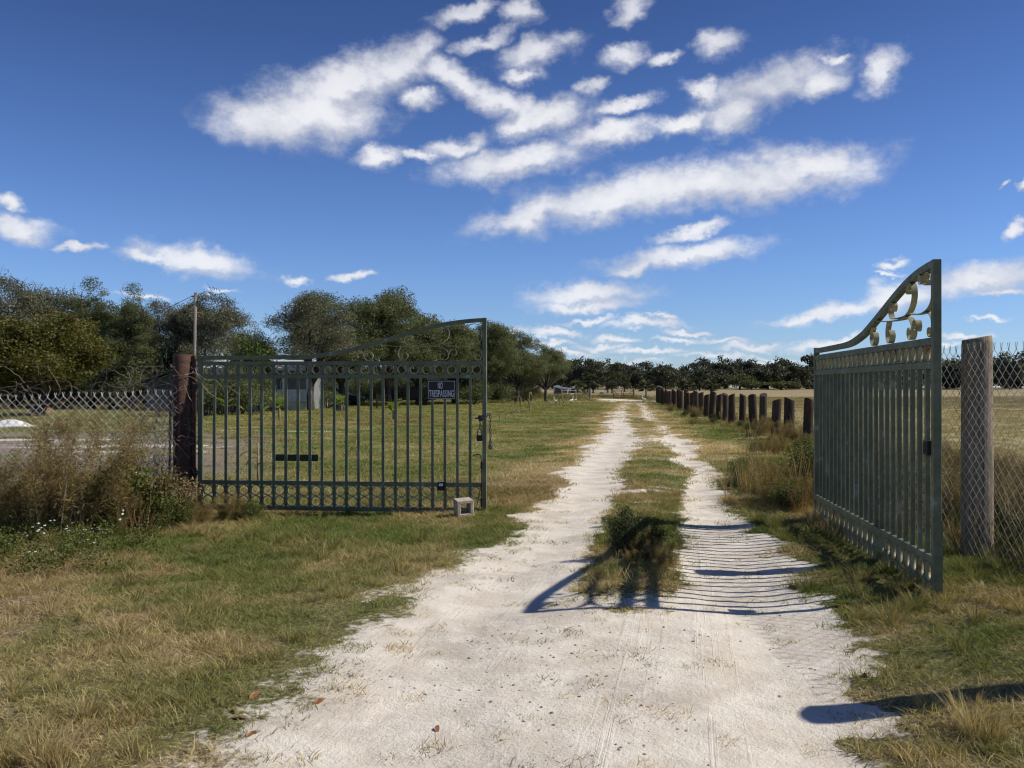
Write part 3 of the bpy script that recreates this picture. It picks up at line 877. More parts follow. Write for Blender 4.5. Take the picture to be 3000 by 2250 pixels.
# ------------------------------------------------------------------ the two gate leaves
GL = 3.64                                # length of a leaf
def catmull(pts, sub=5, closed=False):
    out = []; n = len(pts)
    for i in range(n - 1):
        p0, p1, p2, p3 = pts[max(i - 1, 0)], pts[i], pts[i + 1], pts[min(i + 2, n - 1)]
        for k in range(sub):
            t = k / sub
            out.append(tuple(0.5 * (2 * p1[j] + (p2[j] - p0[j]) * t + (2 * p0[j] - 5 * p1[j] + 4 * p2[j] - p3[j]) * t * t + (3 * p1[j] - p0[j] - 3 * p2[j] + p3[j]) * t ** 3) for j in range(len(p1))))
    out.append(tuple(pts[-1]))
    return out
def scroll_pt(q):
    xi = 1180 + 0.1447 * q[0]; yi = 900 + 0.1447 * q[1]
    return ((xi - 574.5) / 865 * GL, 2.333 - (yi - 932) * 0.004143)
SCROLLS = [
    [(195, 640), (225, 668), (268, 645), (275, 600), (235, 560), (175, 570), (130, 625), (130, 690), (170, 745), (260, 770), (420, 776), (620, 776), (780, 765), (900, 720), (990, 650), (1038, 550), (1020, 450), (960, 396), (885, 392), (828, 432), (822, 492), (866, 510), (900, 475)],
    [(-409, 748), (-150, 775), (50, 786), (300, 797), (620, 802), (760, 790), (880, 805), (970, 862), (1022, 940), (1008, 1022), (940, 1068), (868, 1040), (848, 970), (896, 928), (942, 955)],
    [(920, 752), (1050, 778), (1250, 788), (1400, 782), (1560, 748), (1670, 672), (1692, 560), (1680, 445), (1630, 368), (1555, 336), (1465, 350), (1420, 405), (1445, 462), (1510, 462), (1535, 418)],
    [(1420, 345), (1370, 400), (1310, 440), (1255, 405), (1258, 350), (1310, 336), (1345, 372), (1318, 405)],
    [(1400, 790), (1580, 806), (1668, 862), (1690, 955), (1672, 1040), (1615, 1074), (1560, 1045), (1556, 990), (1600, 970)],
    [(1030, 935), (1050, 880), (1110, 850), (1170, 872), (1188, 935), (1150, 980), (1100, 960)],
    [(60, 792), (5, 890), (10, 1000), (80, 1068), (155, 1052), (195, 982), (150, 915), (90, 930), (85, 985)],
    [(-640, 820), (-715, 920), (-705, 1010), (-640, 1068), (-565, 1052), (-520, 980), (-565, 900), (-630, 915), (-640, 970)],
]
def build_gate_meshes():
    g = {}
    P = M['paint']
    g['hinge_stile'] = MB().box((0, -0.026, -0.03), (0.052, 0.026, 1.895)).mesh('hinge_stile', P, bevel=0.003)
    g['latch_stile'] = MB().box((GL - 0.05, -0.027, -0.03), (GL, 0.027, 2.337)).mesh('latch_stile', P, bevel=0.003)
    for nm, z0, z1 in (('upper_rail', 1.765, 1.814), ('picket_rail', 1.603, 1.652), ('lower_rail', 0.283, 0.332), ('bottom_rail', -0.030, 0.018)):
        g[nm] = MB().box((0.0525, -0.024, z0), (GL - 0.0505, 0.024, z1)).mesh(nm, P, bevel=0.003)
    top = [(0.0525, 1.862), (0.6, 1.863), (1.10, 1.865), (1.30, 1.868), (1.53, 1.883), (1.825, 1.926), (2.04, 1.976), (2.31, 2.050), (2.51, 2.106), (2.70, 2.160), (2.90, 2.212), (3.09, 2.254), (3.29, 2.286), (3.48, 2.304), (GL - 0.0505, 2.309)]
    g['curved_rail'] = MB().ribbon(catmull(top, 4), 0.048, 0.048).mesh('curved_rail', P)
    g['picket'] = MB().box((-0.0155, -0.0155, 0.0), (0.0155, 0.0155, 1.6025)).mesh('picket', P, bevel=0.0015)
    g['short_picket'] = MB().box((-0.0165, -0.0155, 1.6525), (0.0165, 0.0155, 1.7645)).mesh('short_picket', P, bevel=0.0015)
    def ring(r, w, th):
        return MB().ribbon([(r * math.cos(a * math.pi / 12), r * math.sin(a * math.pi / 12)) for a in range(24)], w, th, True).mesh('ring', M['paint_pale'], True)
    g['ring_up'] = ring(0.0515, 0.038, 0.0085)
    g['ring_low'] = ring(0.0615, 0.038, 0.0085)
    g['scroll'] = [MB().ribbon(catmull([scroll_pt(q) for q in s], 7), 0.042, 0.0068).mesh('scroll', M['paint_pale']) for s in SCROLLS]
    return g
GM = build_gate_meshes()
rg = random.Random(77)
def build_gate(label, hinge, latch, z0):
    d = Vector((latch[0] - hinge[0], latch[1] - hinge[1]))
    rz = math.atan2(d.y, d.x)
    t = thing('driveway_gate', label, 'gate', (hinge[0], hinge[1], z0), rz, 'leaves of the open driveway gate')
    for k in ('hinge_stile', 'latch_stile', 'upper_rail', 'picket_rail', 'lower_rail', 'bottom_rail', 'curved_rail'):
        obj(k, GM[k], t)
    n = 22; step = (GL - 0.10) / (n + 1)
    for i in range(1, n + 1):
        x = 0.052 + step * i - 0.001
        obj('picket', GM['picket'], t, (x, 0, 0.0185), (0, rg.uniform(-0.0025, 0.0025), 0))
        obj('short_picket', GM['short_picket'], t, (x, 0, 0))
    for i in range(n + 1):
        x = 0.052 + step * (i + 0.5)
        obj('ring', GM['ring_up'], t, (x, 0, 1.7085), (0, rg.uniform(0, 6), 0))
        for z in (0.2175, 0.0835):
            obj('ring', GM['ring_low'], t, (x, rg.uniform(-0.003, 0.003), z), (0, rg.uniform(0, 6), 0))
    for me in GM['scroll']:
        obj('scroll', me, t)
    return t
HL, LL = (-3.93, 11.34), (-0.262, 10.98)
HR, LR = (3.255, 9.68), (2.852, 6.055)
gate_l = build_gate('green iron gate leaf standing broadside behind the grass, with the warning sign on it', HL, LL, 0.0)
gate_r = build_gate('green iron gate leaf swung open edge-on beside the chain-link fence', HR, LR, 0.02)

# fittings of the left leaf
def gate_part(t, name, mb, mat, bevel=0.0, smooth=False, label=None):
    o = obj(name, mb.mesh(name, mat, smooth, bevel), t)
    if label: o['label'] = label
    return o
u_of = lambda x: (x - 574.5) / 865 * GL
z_of = lambda y: 2.333 - (y - 932) * 0.004143
gate_part(gate_l, 'cross_plate', MB().box((u_of(801), 0.0165, z_of(1356)), (u_of(939), 0.025, z_of(1336))), M['plate'], 0.002, label='dark green flat plate bolted across the pickets')
gate_part(gate_l, 'drop_rod', MB().tube([(u_of(1401), -0.03, z_of(1334)), (u_of(1414), -0.034, z_of(1331)), (u_of(1421), -0.036, z_of(1331)), (u_of(1424), -0.036, z_of(1337)), (u_of(1426), -0.036, z_of(1352)), (u_of(1426), -0.036, z_of(1490))], 0.007, 6), M['dark_metal'], smooth=True)
gate_part(gate_l, 'rod_bracket', MB().box((u_of(1423), -0.05, z_of(1374)), (u_of(1429), -0.0272, z_of(1353))).box((u_of(1423), -0.05, z_of(1480)), (u_of(1429), -0.0272, z_of(1458))), M['dark_metal'])
gate_part(gate_l, 'brace_wire', MB().tube([(u_of(1424), -0.026, z_of(1420)), (u_of(1411), -0.027, z_of(1486))], 0.004, 5), M['dark_metal'])
for z in (1.50, 0.42):
    gate_part(gate_l, 'hinge', MB().box((-0.075, -0.02, z - 0.03), (-0.0005, 0.02, z + 0.03)).tube([(-0.04, 0, z - 0.06), (-0.04, 0, z + 0.06)], 0.018, 8), M['dark_metal'])
    gate_part(gate_r, 'hinge', MB().box((-0.075, -0.02, z - 0.03), (-0.0005, 0.02, z + 0.03)).tube([(-0.04, 0, z - 0.06), (-0.04, 0, z + 0.06)], 0.018, 8), M['dark_metal'])
# latch box of the right leaf, bolted inside the latch stile
lb = gate_part(gate_r, 'latch_box', MB().box((GL - 0.125, -0.055, 1.015), (GL - 0.0515, 0.03, 1.115)), M['black'], 0.003, label='black latch box')
obj('slot', MB().box((GL - 0.112, -0.059, 1.03), (GL - 0.100, -0.0552, 1.098)).box((GL - 0.090, -0.059, 1.03), (GL - 0.078, -0.0552, 1.098)).mesh('slot', M['dark_metal']), lb)
# angle-iron cover that wraps the lower half of the latch stile
gate_part(gate_r, 'stile_cover', MB().box((GL + 0.0006, -0.030, 0.0), (GL + 0.0040, 0.030, 0.585)), M['paint'], label='newer green cover plate on the end of the stile')

def L2W(t, x, y, z):
    return t.matrix_basis @ Vector((x, y, z))
def face_thing(name, label, cat, gate, x, y, z):
    """a thing hung on a gate: stands at the gate's place with the gate's heading"""
    p = L2W(gate, x, y, z)
    return thing(name, label, cat, p, gate.rotation_euler.z)

# warning sign
sg = face_thing('warning_sign', 'black sign with white letters reading NO TRESPASSING on the gate pickets', 'sign', gate_l, u_of(1308), -0.0190, z_of(1142))
SW, SH = 0.345, 0.232
obj('board', MB().box((-SW / 2, -0.002, -SH / 2), (SW / 2, 0.002, SH / 2)).mesh('board', M['sign_black'], bevel=0.0005), sg)
b = MB(); e, wd = 0.010, 0.0035
b.box((-SW / 2 + e, -0.0026, SH / 2 - e - wd), (SW / 2 - e, -0.0022, SH / 2 - e)).box((-SW / 2 + e, -0.0026, -SH / 2 + e), (SW / 2 - e, -0.0022, -SH / 2 + e + wd))
b.box((-SW / 2 + e, -0.0026, -SH / 2 + e + wd), (-SW / 2 + e + wd, -0.0022, SH / 2 - e - wd)).box((SW / 2 - e - wd, -0.0026, -SH / 2 + e + wd), (SW / 2 - e, -0.0022, SH / 2 - e - wd))
obj('border', b.mesh('border', M['sign_white']), sg)
def text_mesh(name, body, mat, width, height, parent, x, y, z, off=0.006):
    cu = bpy.data.curves.new(name, 'FONT')
    cu.body = body; cu.align_x = 'CENTER'; cu.align_y = 'CENTER'; cu.extrude = 0.004; cu.offset = off; cu.space_character = 1.12
    o = bpy.data.objects.new(name, cu); COL.objects.link(o)
    bpy.context.view_layer.update()
    me = bpy.data.meshes.new_from_object(o.evaluated_get(bpy.context.evaluated_depsgraph_get()))
    bpy.data.objects.remove(o); bpy.data.curves.remove(cu)
    v = np.empty(len(me.vertices) * 3, dtype=np.float32); me.vertices.foreach_get('co', v); v = v.reshape(-1, 3)
    lo, hi = v.min(0), v.max(0)
    q = np.zeros_like(v)
    q[:, 0] = ((v[:, 0] - lo[0]) / (hi[0] - lo[0]) - 0.5) * width
    q[:, 2] = ((v[:, 1] - lo[1]) / (hi[1] - lo[1]) - 0.5) * height
    q[:, 1] = -(v[:, 2] - lo[2]) / max(hi[2] - lo[2], 1e-6) * 0.0008
    me.vertices.foreach_set('co', q.ravel()); me.update()
    me.name = name; me.materials.clear(); me.materials.append(mat)
    return obj(name, me, parent, (x, y, z))
text_mesh('lettering', 'NO', M['sign_white'], 0.058, 0.078, sg, -0.014, -0.0022, 0.052)
text_mesh('lettering', 'TRESPASSING', M['sign_white'], 0.300, 0.082, sg, 0.0, -0.0022, -0.045)
for sx, sz in ((-1, 1), (1, -1), (1, 1), (-1, -1)):
    obj('screw', MB().tube([(sx * (SW / 2 - 0.017), -0.0021, sz * (SH / 2 - 0.005)), (sx * (SW / 2 - 0.017), -0.006, sz * (SH / 2 - 0.005))], 0.004, 8).mesh('screw', M['steel']), sg)

# small solar lamp clipped to the lower rail
sp = face_thing('solar_lamp', 'small black solar lamp clipped on the lower rail of the gate', 'lamp', gate_l, u_of(1308), -0.030, z_of(1421))
obj('housing', MB().add([(-0.045, -0.055, -0.065), (0.045, -0.055, -0.065), (0.045, 0.004, -0.065), (-0.045, 0.004, -0.065), (-0.038, -0.030, 0.035), (0.048, -0.030, 0.035), (0.048, 0.004, 0.035), (-0.038, 0.004, 0.035)],
    [(0, 3, 2, 1), (4, 5, 6, 7), (0, 1, 5, 4), (1, 2, 6, 5), (2, 3, 7, 6), (3, 0, 4, 7)]).mesh('housing', M['black'], bevel=0.004), sp)
obj('lens', MB().box((-0.022, -0.047, -0.012), (0.03, -0.0385, 0.02)).mesh('lens', M['sign_white'], bevel=0.002), sp)

# chain and padlocks at the latch stile
def link_mesh(L=0.048, W=0.030, r=0.0048):
    path = []
    for k in range(10): 
        a = math.pi * k / 9; path.append((W / 2 * math.cos(a) * 0.7, 0, L / 2 - W / 2 * 0.7 + W / 2 * 0.7 * math.sin(a)))
    for k in range(10):
        a = math.pi + math.pi * k / 9; path.append((W / 2 * math.cos(a) * 0.7, 0, -L / 2 + W / 2 * 0.7 + W / 2 * 0.7 * math.sin(a)))
    path.append(path[0])
    return MB().tube(path, r, 6, False).mesh('link', M['steel'], True)
LINK = link_mesh()
ch = face_thing('chain', 'grey steel chain draped over the latch stile of the gate with the sign', 'chain', gate_l, GL, 0, 0)
def hang(t, x, y, z0, n, dz=0.037, sway=0.003):
    for k in range(n):
        obj('link', LINK, t, (x + rg.uniform(-sway, sway), y, z0 - k * dz), (0, rg.uniform(-0.08, 0.08), math.radians(90 * (k % 2) + 20)))
hang(ch, 0.045, 0.0, z_of(1222), 10)
for k, (x, y, z) in enumerate(((0.032, -0.02, z_of(1213)), (0.008, -0.036, z_of(1217)), (-0.025, -0.037, z_of(1220)), (-0.055, -0.036, z_of(1217)), (-0.078, -0.02, z_of(1222)), (0.03, 0.015, z_of(1216)), (-0.02, 0.034, z_of(1220)))):
    obj('link', LINK, ch, (x, y, z), (math.radians(90 * (k % 2)), math.radians(90), rg.uniform(-0.3, 0.3)))
hang(ch, -0.077, -0.01, z_of(1232), 3)
def padlock(label, x, y, z, sc=1.0):
    p = face_thing('padlock', label, 'padlock', gate_l, GL + x, y, z)
    obj('lock_body', MB().box((-0.026 * sc, -0.013 * sc, -0.05 * sc), (0.026 * sc, 0.013 * sc, 0.0)).mesh('lock_body', M['black'] if sc > 1 else M['steel'], bevel=0.006 * sc), p)
    path = [(-0.017 * sc, 0, -0.004), (-0.017 * sc, 0, 0.035 * sc)] + [(-0.017 * sc * math.cos(a), 0, 0.035 * sc + 0.017 * sc * math.sin(a)) for a in (0.5, 1.05, 1.57, 2.1, 2.65)] + [(0.017 * sc, 0, 0.035 * sc), (0.017 * sc, 0, -0.004)]
    obj('shackle', MB().tube(path, 0.005 * sc, 6).mesh('shackle', M['steel'], True), p)
padlock('black padlock hanging low inside the latch stile', -0.085, -0.01, z_of(1275), 1.45)
padlock('small grey padlock at the end of the hanging chain', 0.047, 0.0, z_of(1305), 1.0)
lt = face_thing('gate_latch', 'dark iron slide latch on the latch stile beside the chain', 'latch', gate_l, GL - 0.05, -0.028, z_of(1225))
obj('latch_plate', MB().box((-0.045, -0.012, -0.035), (0.0, 0.0, 0.035)).mesh('latch_plate', M['dark_metal'], bevel=0.003), lt)
obj('bolt', MB().tube([(-0.085, -0.02, 0), (0.05, -0.02, 0)], 0.010, 8).tube([(-0.078, -0.02, 0), (-0.078, -0.05, 0)], 0.006, 6).mesh('bolt', M['dark_metal'], True), lt)

# ------------------------------------------------------------------ gate posts and fences
def pipe_mesh(name, r, h, mat, n=20, wall=0.008):
    b = MB()
    prof = [(r, -0.35), (r, h - 0.004), (r - 0.003, h), (r - wall, h), (r - wall, h - 0.25)]
    vs = [(p[0] * math.cos(2 * math.pi * k / n), p[0] * math.sin(2 * math.pi * k / n), p[1]) for p in prof for k in range(n)]
    fs = [(i * n + k, i * n + (k + 1) % n, (i + 1) * n + (k + 1) % n, (i + 1) * n + k) for i in range(len(prof) - 1) for k in range(n)]
    fs.append(tuple((len(prof) - 1) * n + k for k in range(n)))
    return b.add(vs, fs).mesh(name, mat, True)
pp = thing('gate_post', 'tall rusty brown pipe post carrying the left gate leaf', 'post', (wx(536, 11.36), 11.36, gz1(-4.1, 11.36)), 0, 'rusty pipe gate posts')
obj('pipe', pipe_mesh('pipe', 0.116, 1.97, M['rust']), pp)
obj('hinge_strap', MB().box((0.118, -0.03, -0.1), (0.160, 0.03, 1.955)).mesh('hinge_strap', M['rust'], bevel=0.003), pp)
pr = thing('gate_post', 'rusty brown pipe post half hidden behind the hinge end of the edge-on leaf', 'post', (3.395, 9.80, gz1(3.4, 9.8)), 0, 'rusty pipe gate posts')
obj('pipe', pipe_mesh('pipe', 0.105, 1.72, M['rust']), pr)

def chain_link(A, B, z0, z1, pw, ph, rad, rng, sag=0.02, lean=0.0, prong=0.05):
    """woven diamond mesh between two ground points; z0, z1 heights above the ground line"""
    A, B = Vector(A), Vector(B)
    L = (B - A).length; d = (B - A) / L; nrm = Vector((-d.y, d.x, 0))
    n = int(L / pw); K = int((z1 - z0) / (ph / 2))
    V = []; Fa = []
    for i in range(n + 1):
        s0 = i * pw
        pts = []
        for k in range(K + 1):
            sg_ = 1 if (k + i) % 2 == 0 else -1
            s = s0 + sg_ * pw / 2
            z = z0 + k * ph / 2 + sag * math.sin(s * 2.1 + 0.7) * (k / K) + 0.012 * math.sin(s * 6.3)
            y = lean * k / K + 0.02 * math.sin(s * 1.7) * math.sin(z * 2.2)
            pts.append(A + d * s + nrm * (y + sg_ * 0.0015) + Vector((0, 0, z)))
        q = pts[-1]
        pts.append(q + d * ((-1) ** (K + i)) * 0.012 + Vector((0, 0, prong)))
        o = len(V)
        for j, q in enumerate(pts):
            dd = (pts[min(j + 1, len(pts) - 1)] - pts[max(j - 1, 0)]).normalized()
            u = nrm; w = dd.cross(u).normalized()
            for c, s_ in ((1, 0), (0, 1), (-1, 0), (0, -1)):
                V.append(q + u * (c * rad) + w * (s_ * rad))
        for j in range(len(pts) - 1):
            for k in range(4):
                a, b2 = o + 4 * j + k, o + 4 * j + (k + 1) % 4
                Fa.append((a, b2, b2 + 4, a + 4))
    return np.array([tuple(v) for v in V]), np.array(Fa)

# right: mesh on big round wooden posts, running towards the camera beside the track
def wood_post_mesh(name, r, h, mat, rng, n=18, taper=0.94, slope=0.04, rough=0.02):
    vs = []; fs = []
    zs = [-0.4, 0.0, h * 0.2, h * 0.4, h * 0.6, h * 0.8, h * 0.97, h]
    ph = [rng.uniform(0, 6.28) for _ in range(4)]
    for j, z in enumerate(zs):
        t = max(z, 0) / h
        for k in range(n):
            a = 2 * math.pi * k / n
            rr = r * (1 + (taper - 1) * t) * (1 + rough * math.sin(3 * a + ph[0] + t) + rough * 0.7 * math.sin(5 * a + ph[1]) + rough * 0.6 * math.sin(2 * a + ph[2] + 3 * t))
            if j == len(zs) - 1:
                rr *= 0.965
            zz = z + (slope * math.cos(a + ph[3]) * r * 4 if j >= len(zs) - 2 else 0)
            vs.append((rr * math.cos(a), rr * math.sin(a), zz))
    for j in range(len(zs) - 1):
        for k in range(n):
            fs.append((j * n + k, j * n + (k + 1) % n, (j + 1) * n + (k + 1) % n, (j + 1) * n + k))
    o = (len(zs) - 1) * n
    fs.append(tuple(range(o, o + n)))
    me = MB().add(vs, fs).mesh(name, mat, False)
    for p in me.polygons:
        p.use_smooth = abs(p.normal.z) < 0.7
    return me
def wire_thing(name, label, pieces, mat, group=None):
    t = thing(name, label, 'fence', pieces[0][0], 0, group)
    base = Vector(pieces[0][0])
    for A, B, z0, z1, pw, ph, r, lean in pieces:
        V, Fa = chain_link(A, B, z0, z1, pw, ph, r, rg, 0.02, lean)
        V = V - np.array(base)
        obj('wire_mesh', mesh_np('wire_mesh', V, [Fa], mat), t)
    return t
PA, PB, PC = (3.81, 7.42), (3.76, 4.22), (3.62, 9.95)
rs = random.Random(3)
def big_post(label, p, h, r=0.122):
    o = obj('fence_post', wood_post_mesh('fence_post', r, h, M['post_grey'], rs), None, (p[0], p[1], gz1(*p)), (0.0, 0.0, rs.uniform(0, 6)))
    return tag(o, label, 'post', 'grey round posts of the right-hand chain-link fence')
big_post('thick weathered grey wooden post standing behind the chain-link next to the edge-on gate', PA, 1.90 - gz1(*PA))
big_post('thick grey wooden post whose rounded shadow falls across the near sand', PB, 1.98 - gz1(*PB))
fr = []
off = 0.135
def shift(p, q, o):
    d = Vector((q[0] - p[0], q[1] - p[1])).normalized()
    return d * 0
z_a = gz1(*PA)
zc, zb = gz1(*PC), gz1(*PB)
fr.append(((PA[0] - 0.128, PA[1], 0.12), (PB[0] - 0.128, PB[1], 0.12), 0.02, 1.66, 0.052, 0.096, 0.0025, 0.0))
fr.append(((PA[0] - 0.128, PA[1] + 0.05, 0.12), (PC[0] - 0.02, PC[1], 0.10), 0.02, 1.66, 0.052, 0.096, 0.0025, 0.0))
wire_thing('chain_link_fence', 'galvanised chain-link mesh strung on thick wooden posts along the right verge', fr, M['galv'])
# tie wire and short end bar
# left: sagging mesh from the rusty post out of the picture
A = (-4.18, 11.30, gz1(-4.2, 11.3)); B = (-7.9, 10.75, gz1(-7.9, 10.75))
fl = wire_thing('chain_link_fence', 'old sagging chain-link mesh overgrown with dead vines left of the rusty post', [(A, B, 0.05, 1.46, 0.045, 0.096, 0.0042, 0.05)], M['oldwire'])
for s, h in ((0.03, 1.52), (0.72, 1.6)):
    p = Vector(A) + (Vector(B) - Vector(A)) * s
    obj('line_post', MB().tube([(p.x - A[0], p.y - A[1] + 0.03, -0.3), (p.x - A[0] + 0.02, p.y - A[1] + 0.03, h)], 0.015, 8).mesh('line_post', M['steel'], True), fl)

# dead vines over the left mesh and the rusty post
M['vine'] = mat_noise('dead_vine', (0.20, 0.155, 0.11), (0.36, 0.29, 0.22), 6.0, 0.9)
def vine_mesh(n, x0, x1, zlo, zhi, seed):
    r = random.Random(seed); b = MB()
    for _ in range(n):
        x = r.uniform(x0, x1); t = (x - A[0]) / (B[0] - A[0]); y = A[1] + (B[1] - A[1]) * t
        z = r.uniform(zlo, zhi) + 0.25 * math.exp(-((x - x0) ** 2) * 4) * 0
        h = r.uniform(0, 6.28); p = [(x, y + r.uniform(-0.05, 0.07), z)]
        curl = r.uniform(-0.5, 0.5)
        for k in range(r.randint(6, 14)):
            h += curl * 0.45 + r.uniform(-0.6, 0.6)
            q = p[-1]
            zz = min(max(q[2] + 0.055 * math.sin(h), 0.05), 1.75)
            p.append((q[0] + 0.055 * math.cos(h), q[1] + r.uniform(-0.018, 0.018), zz))
        b.tube(p, [0.0032 * (1 - 0.7 * k / len(p)) for k in range(len(p))], 4, False)
    return b
b = vine_mesh(60, -4.3, -7.2, 1.15, 1.58, 1)
b2 = vine_mesh(90, -4.2, -4.9, 0.3, 1.62, 2)
o0 = len(b.v); b.v += b2.v; b.f += [tuple(i + o0 for i in f) for f in b2.f]
# strands hanging straight down next to the post
r = random.Random(8)
for _ in range(60):
    x = -4.26 - abs(r.gauss(0, 0.34)); z = r.uniform(0.5, 1.4); p = [(x, 11.22 + r.uniform(-0.06, 0.1), z)]
    while p[-1][2] > 0.15 and len(p) < 16:
        q = p[-1]; p.append((q[0] + r.uniform(-0.055, 0.055), q[1] + r.uniform(-0.02, 0.02), q[2] - r.uniform(0.02, 0.11)))
    b.tube(p, 0.0024, 4, False)
tag(obj('dead_vine', b.mesh('dead_vine', M['vine'])), 'tangle of bare curling dead vines over the sagging left mesh', 'vine')
b = MB(); r = random.Random(19)
px, py = pp.location.x, pp.location.y
for _ in range(16):
    a = r.uniform(-2.6, -0.6); z = r.uniform(0.6, 1.75); p = []
    da = r.choice((-1, 1)) * r.uniform(0.12, 0.3); dz = r.uniform(-0.06, 0.05)
    for k in range(r.randint(6, 12)):
        rr = 0.128 + 0.03 * abs(math.sin(k * 1.3)) + r.uniform(0, 0.03)
        p.append((px + rr * math.cos(a), py + rr * math.sin(a), z)); a += da + r.uniform(-0.1, 0.1); z += dz + r.uniform(-0.03, 0.03)
    b.tube(p, 0.0035, 4, False)
for sx, ex, z in ((-3.96, -3.55, 1.55), (-3.98, -3.75, 1.75), (-3.95, -3.35, 1.68), (-3.98, -3.8, 0.5)):
    p = [(sx, 11.2, z)]
    for k in range(8):
        q = p[-1]; p.append((q[0] + (ex - sx) / 8, q[1] + r.uniform(-0.02, 0.02), q[2] + r.uniform(-0.09, 0.035)))
    b.tube(p, 0.003, 4, False)
tag(obj('dead_vine', b.mesh('dead_vine', M['vine'])), 'few dead vine strands wound round the rusty brown post', 'vine')

# ------------------------------------------------------------------ concrete block
bx, by = ground_at(1357, 1512)
cb = MB(); S = 0.098; I = 0.059
outer = [(-S, -S), (S, -S), (S, S), (-S, S)]; inner = [(-I, -I), (I, -I), (I, I), (-I, I)]
vs = []; fs = []
for y in (-0.10, 0.10):
    vs += [(x, y, z) for x, z in outer] + [(x, y, z) for x, z in inner]
for k in range(4):
    j = (k + 1) % 4
    fs += [(k, j, 4 + j, 4 + k), (8 + j, 8 + k, 12 + k, 12 + j), (k, 8 + k, 8 + j, j), (4 + k, 4 + j, 12 + j, 12 + k)]
me = cb.add(vs, fs).mesh('concrete_block', M['block'], bevel=0.006)
o = obj('concrete_block', me, None, (bx, by + 0.1, 0.088), (math.radians(3), math.radians(-4), math.radians(17)))
tag(o, 'hollow tan concrete block lying in front of the gate by the sand', 'block')

# ------------------------------------------------------------------ row of dark posts along the pasture
ORD = 'first second third fourth fifth sixth seventh eighth ninth tenth eleventh twelfth thirteenth fourteenth fifteenth sixteenth seventeenth eighteenth nineteenth twentieth'.split() + ['twenty-%s' % k for k in 'first second third fourth fifth sixth seventh eighth ninth'.split()] + ['thirtieth']
rp = random.Random(12)
PV = [wood_post_mesh('dark_post', rp.uniform(0.125, 0.145), 1.0, M['post_brown'] if k in (1, 4) else M['post_dark'], rp, 14, 0.95, 0.08, 0.035) for k in range(6)]
for v in PV[3:5]:
    pass
Y = 23.4
for i in range(27):
    X = 5.55 + 0.092 * Y + rp.uniform(-0.08, 0.08)
    h = 1.22 + rp.uniform(-0.11, 0.09) + (0.08 if i in (9, 16) else 0)
    o = obj('wooden_post', PV[(i * 5 + i // 3) % 6], None, (X, Y, gz1(X, Y)), (rp.uniform(-0.045, 0.045), rp.uniform(-0.045, 0.045), rp.uniform(0, 6.28)), (rp.uniform(0.9, 1.16),) * 2 + (h,))
    tag(o, '%s thick dark wooden post of the pasture row, counted from the open gate' % ORD[i], 'post', 'dark posts along the pasture')
    Y += 2.15 + rp.uniform(-0.15, 0.15)

# ------------------------------------------------------------------ trees
def leaves_np(rng, centers, per, spread, size, aspect=0.55, flat=0.7, tint_c=None, up=0.35):
    """leaf-sized diamonds gathered round many centres; returns arrays"""
    nC = len(centers)
    n = nC * per
    c = np.repeat(centers, per, 0)
    sp = np.repeat(np.broadcast_to(spread, (nC,)), per)[:, None]
    g = rng.normal(0, 1, (n, 3)); gl = np.linalg.norm(g, axis=1)[:, None]
    g *= np.minimum(1.0, 1.75 / np.maximum(gl, 1e-6))
    p = c + g * sp * np.array((1, 1, flat))
    d = rng.normal(0, 1, (n, 3)); d /= np.linalg.norm(d, axis=1)[:, None]
    nn = rng.normal(0, 1, (n, 3)); nn[:, 2] += up
    s = np.cross(d, nn); s /= np.linalg.norm(s, axis=1)[:, None] + 1e-9
    L = size * rng.uniform(0.6, 1.25, n)[:, None]; W = L * aspect
    V = np.stack([p - d * L * 0.5, p + s * W * 0.5, p + d * L * 0.5, p - s * W * 0.5], 1).reshape(-1, 3)
    Fq = np.arange(n * 4).reshape(n, 4)
    base = rng.random(nC) if tint_c is None else tint_c
    t = np.clip(np.repeat(base, per) * 0.6 + rng.random(n) * 0.4, 0, 1)
    return V, Fq, np.repeat(t, 4)

def crown_points(rng, n, rx, rz, cz, lobes=7, hollow=0.55, bottom=0.75):
    """clump centres gathered in boughs: separate lobes of leaf with gaps between them"""
    nl = lobes * 3
    C = []; R = []
    while len(C) < nl:
        v = rng.normal(0, 1, 3); v /= np.linalg.norm(v)
        if v[2] < -0.75: continue
        r = rng.uniform(0.42, 0.86)
        q = v * r
        if q[2] < 0: q[2] *= bottom
        C.append(q * np.array((rx, rx, rz)) + np.array((0, 0, cz))); R.append(rng.uniform(0.20, 0.36) * min(rx, rz))
    C = np.array(C); R = np.array(R)
    w = R ** 2 / (R ** 2).sum()
    k = rng.choice(nl, n, p=w)
    d = rng.normal(0, 1, (n, 3)); d[:, 2] = d[:, 2] * 0.8 + 0.25; d /= np.linalg.norm(d, axis=1)[:, None]
    rad = R[k] * (hollow * 0.6 + (1 - hollow * 0.6) * rng.random(n) ** 0.5)
    return C[k] + d * rad[:, None] * np.array((1.15, 1.15, 0.85))
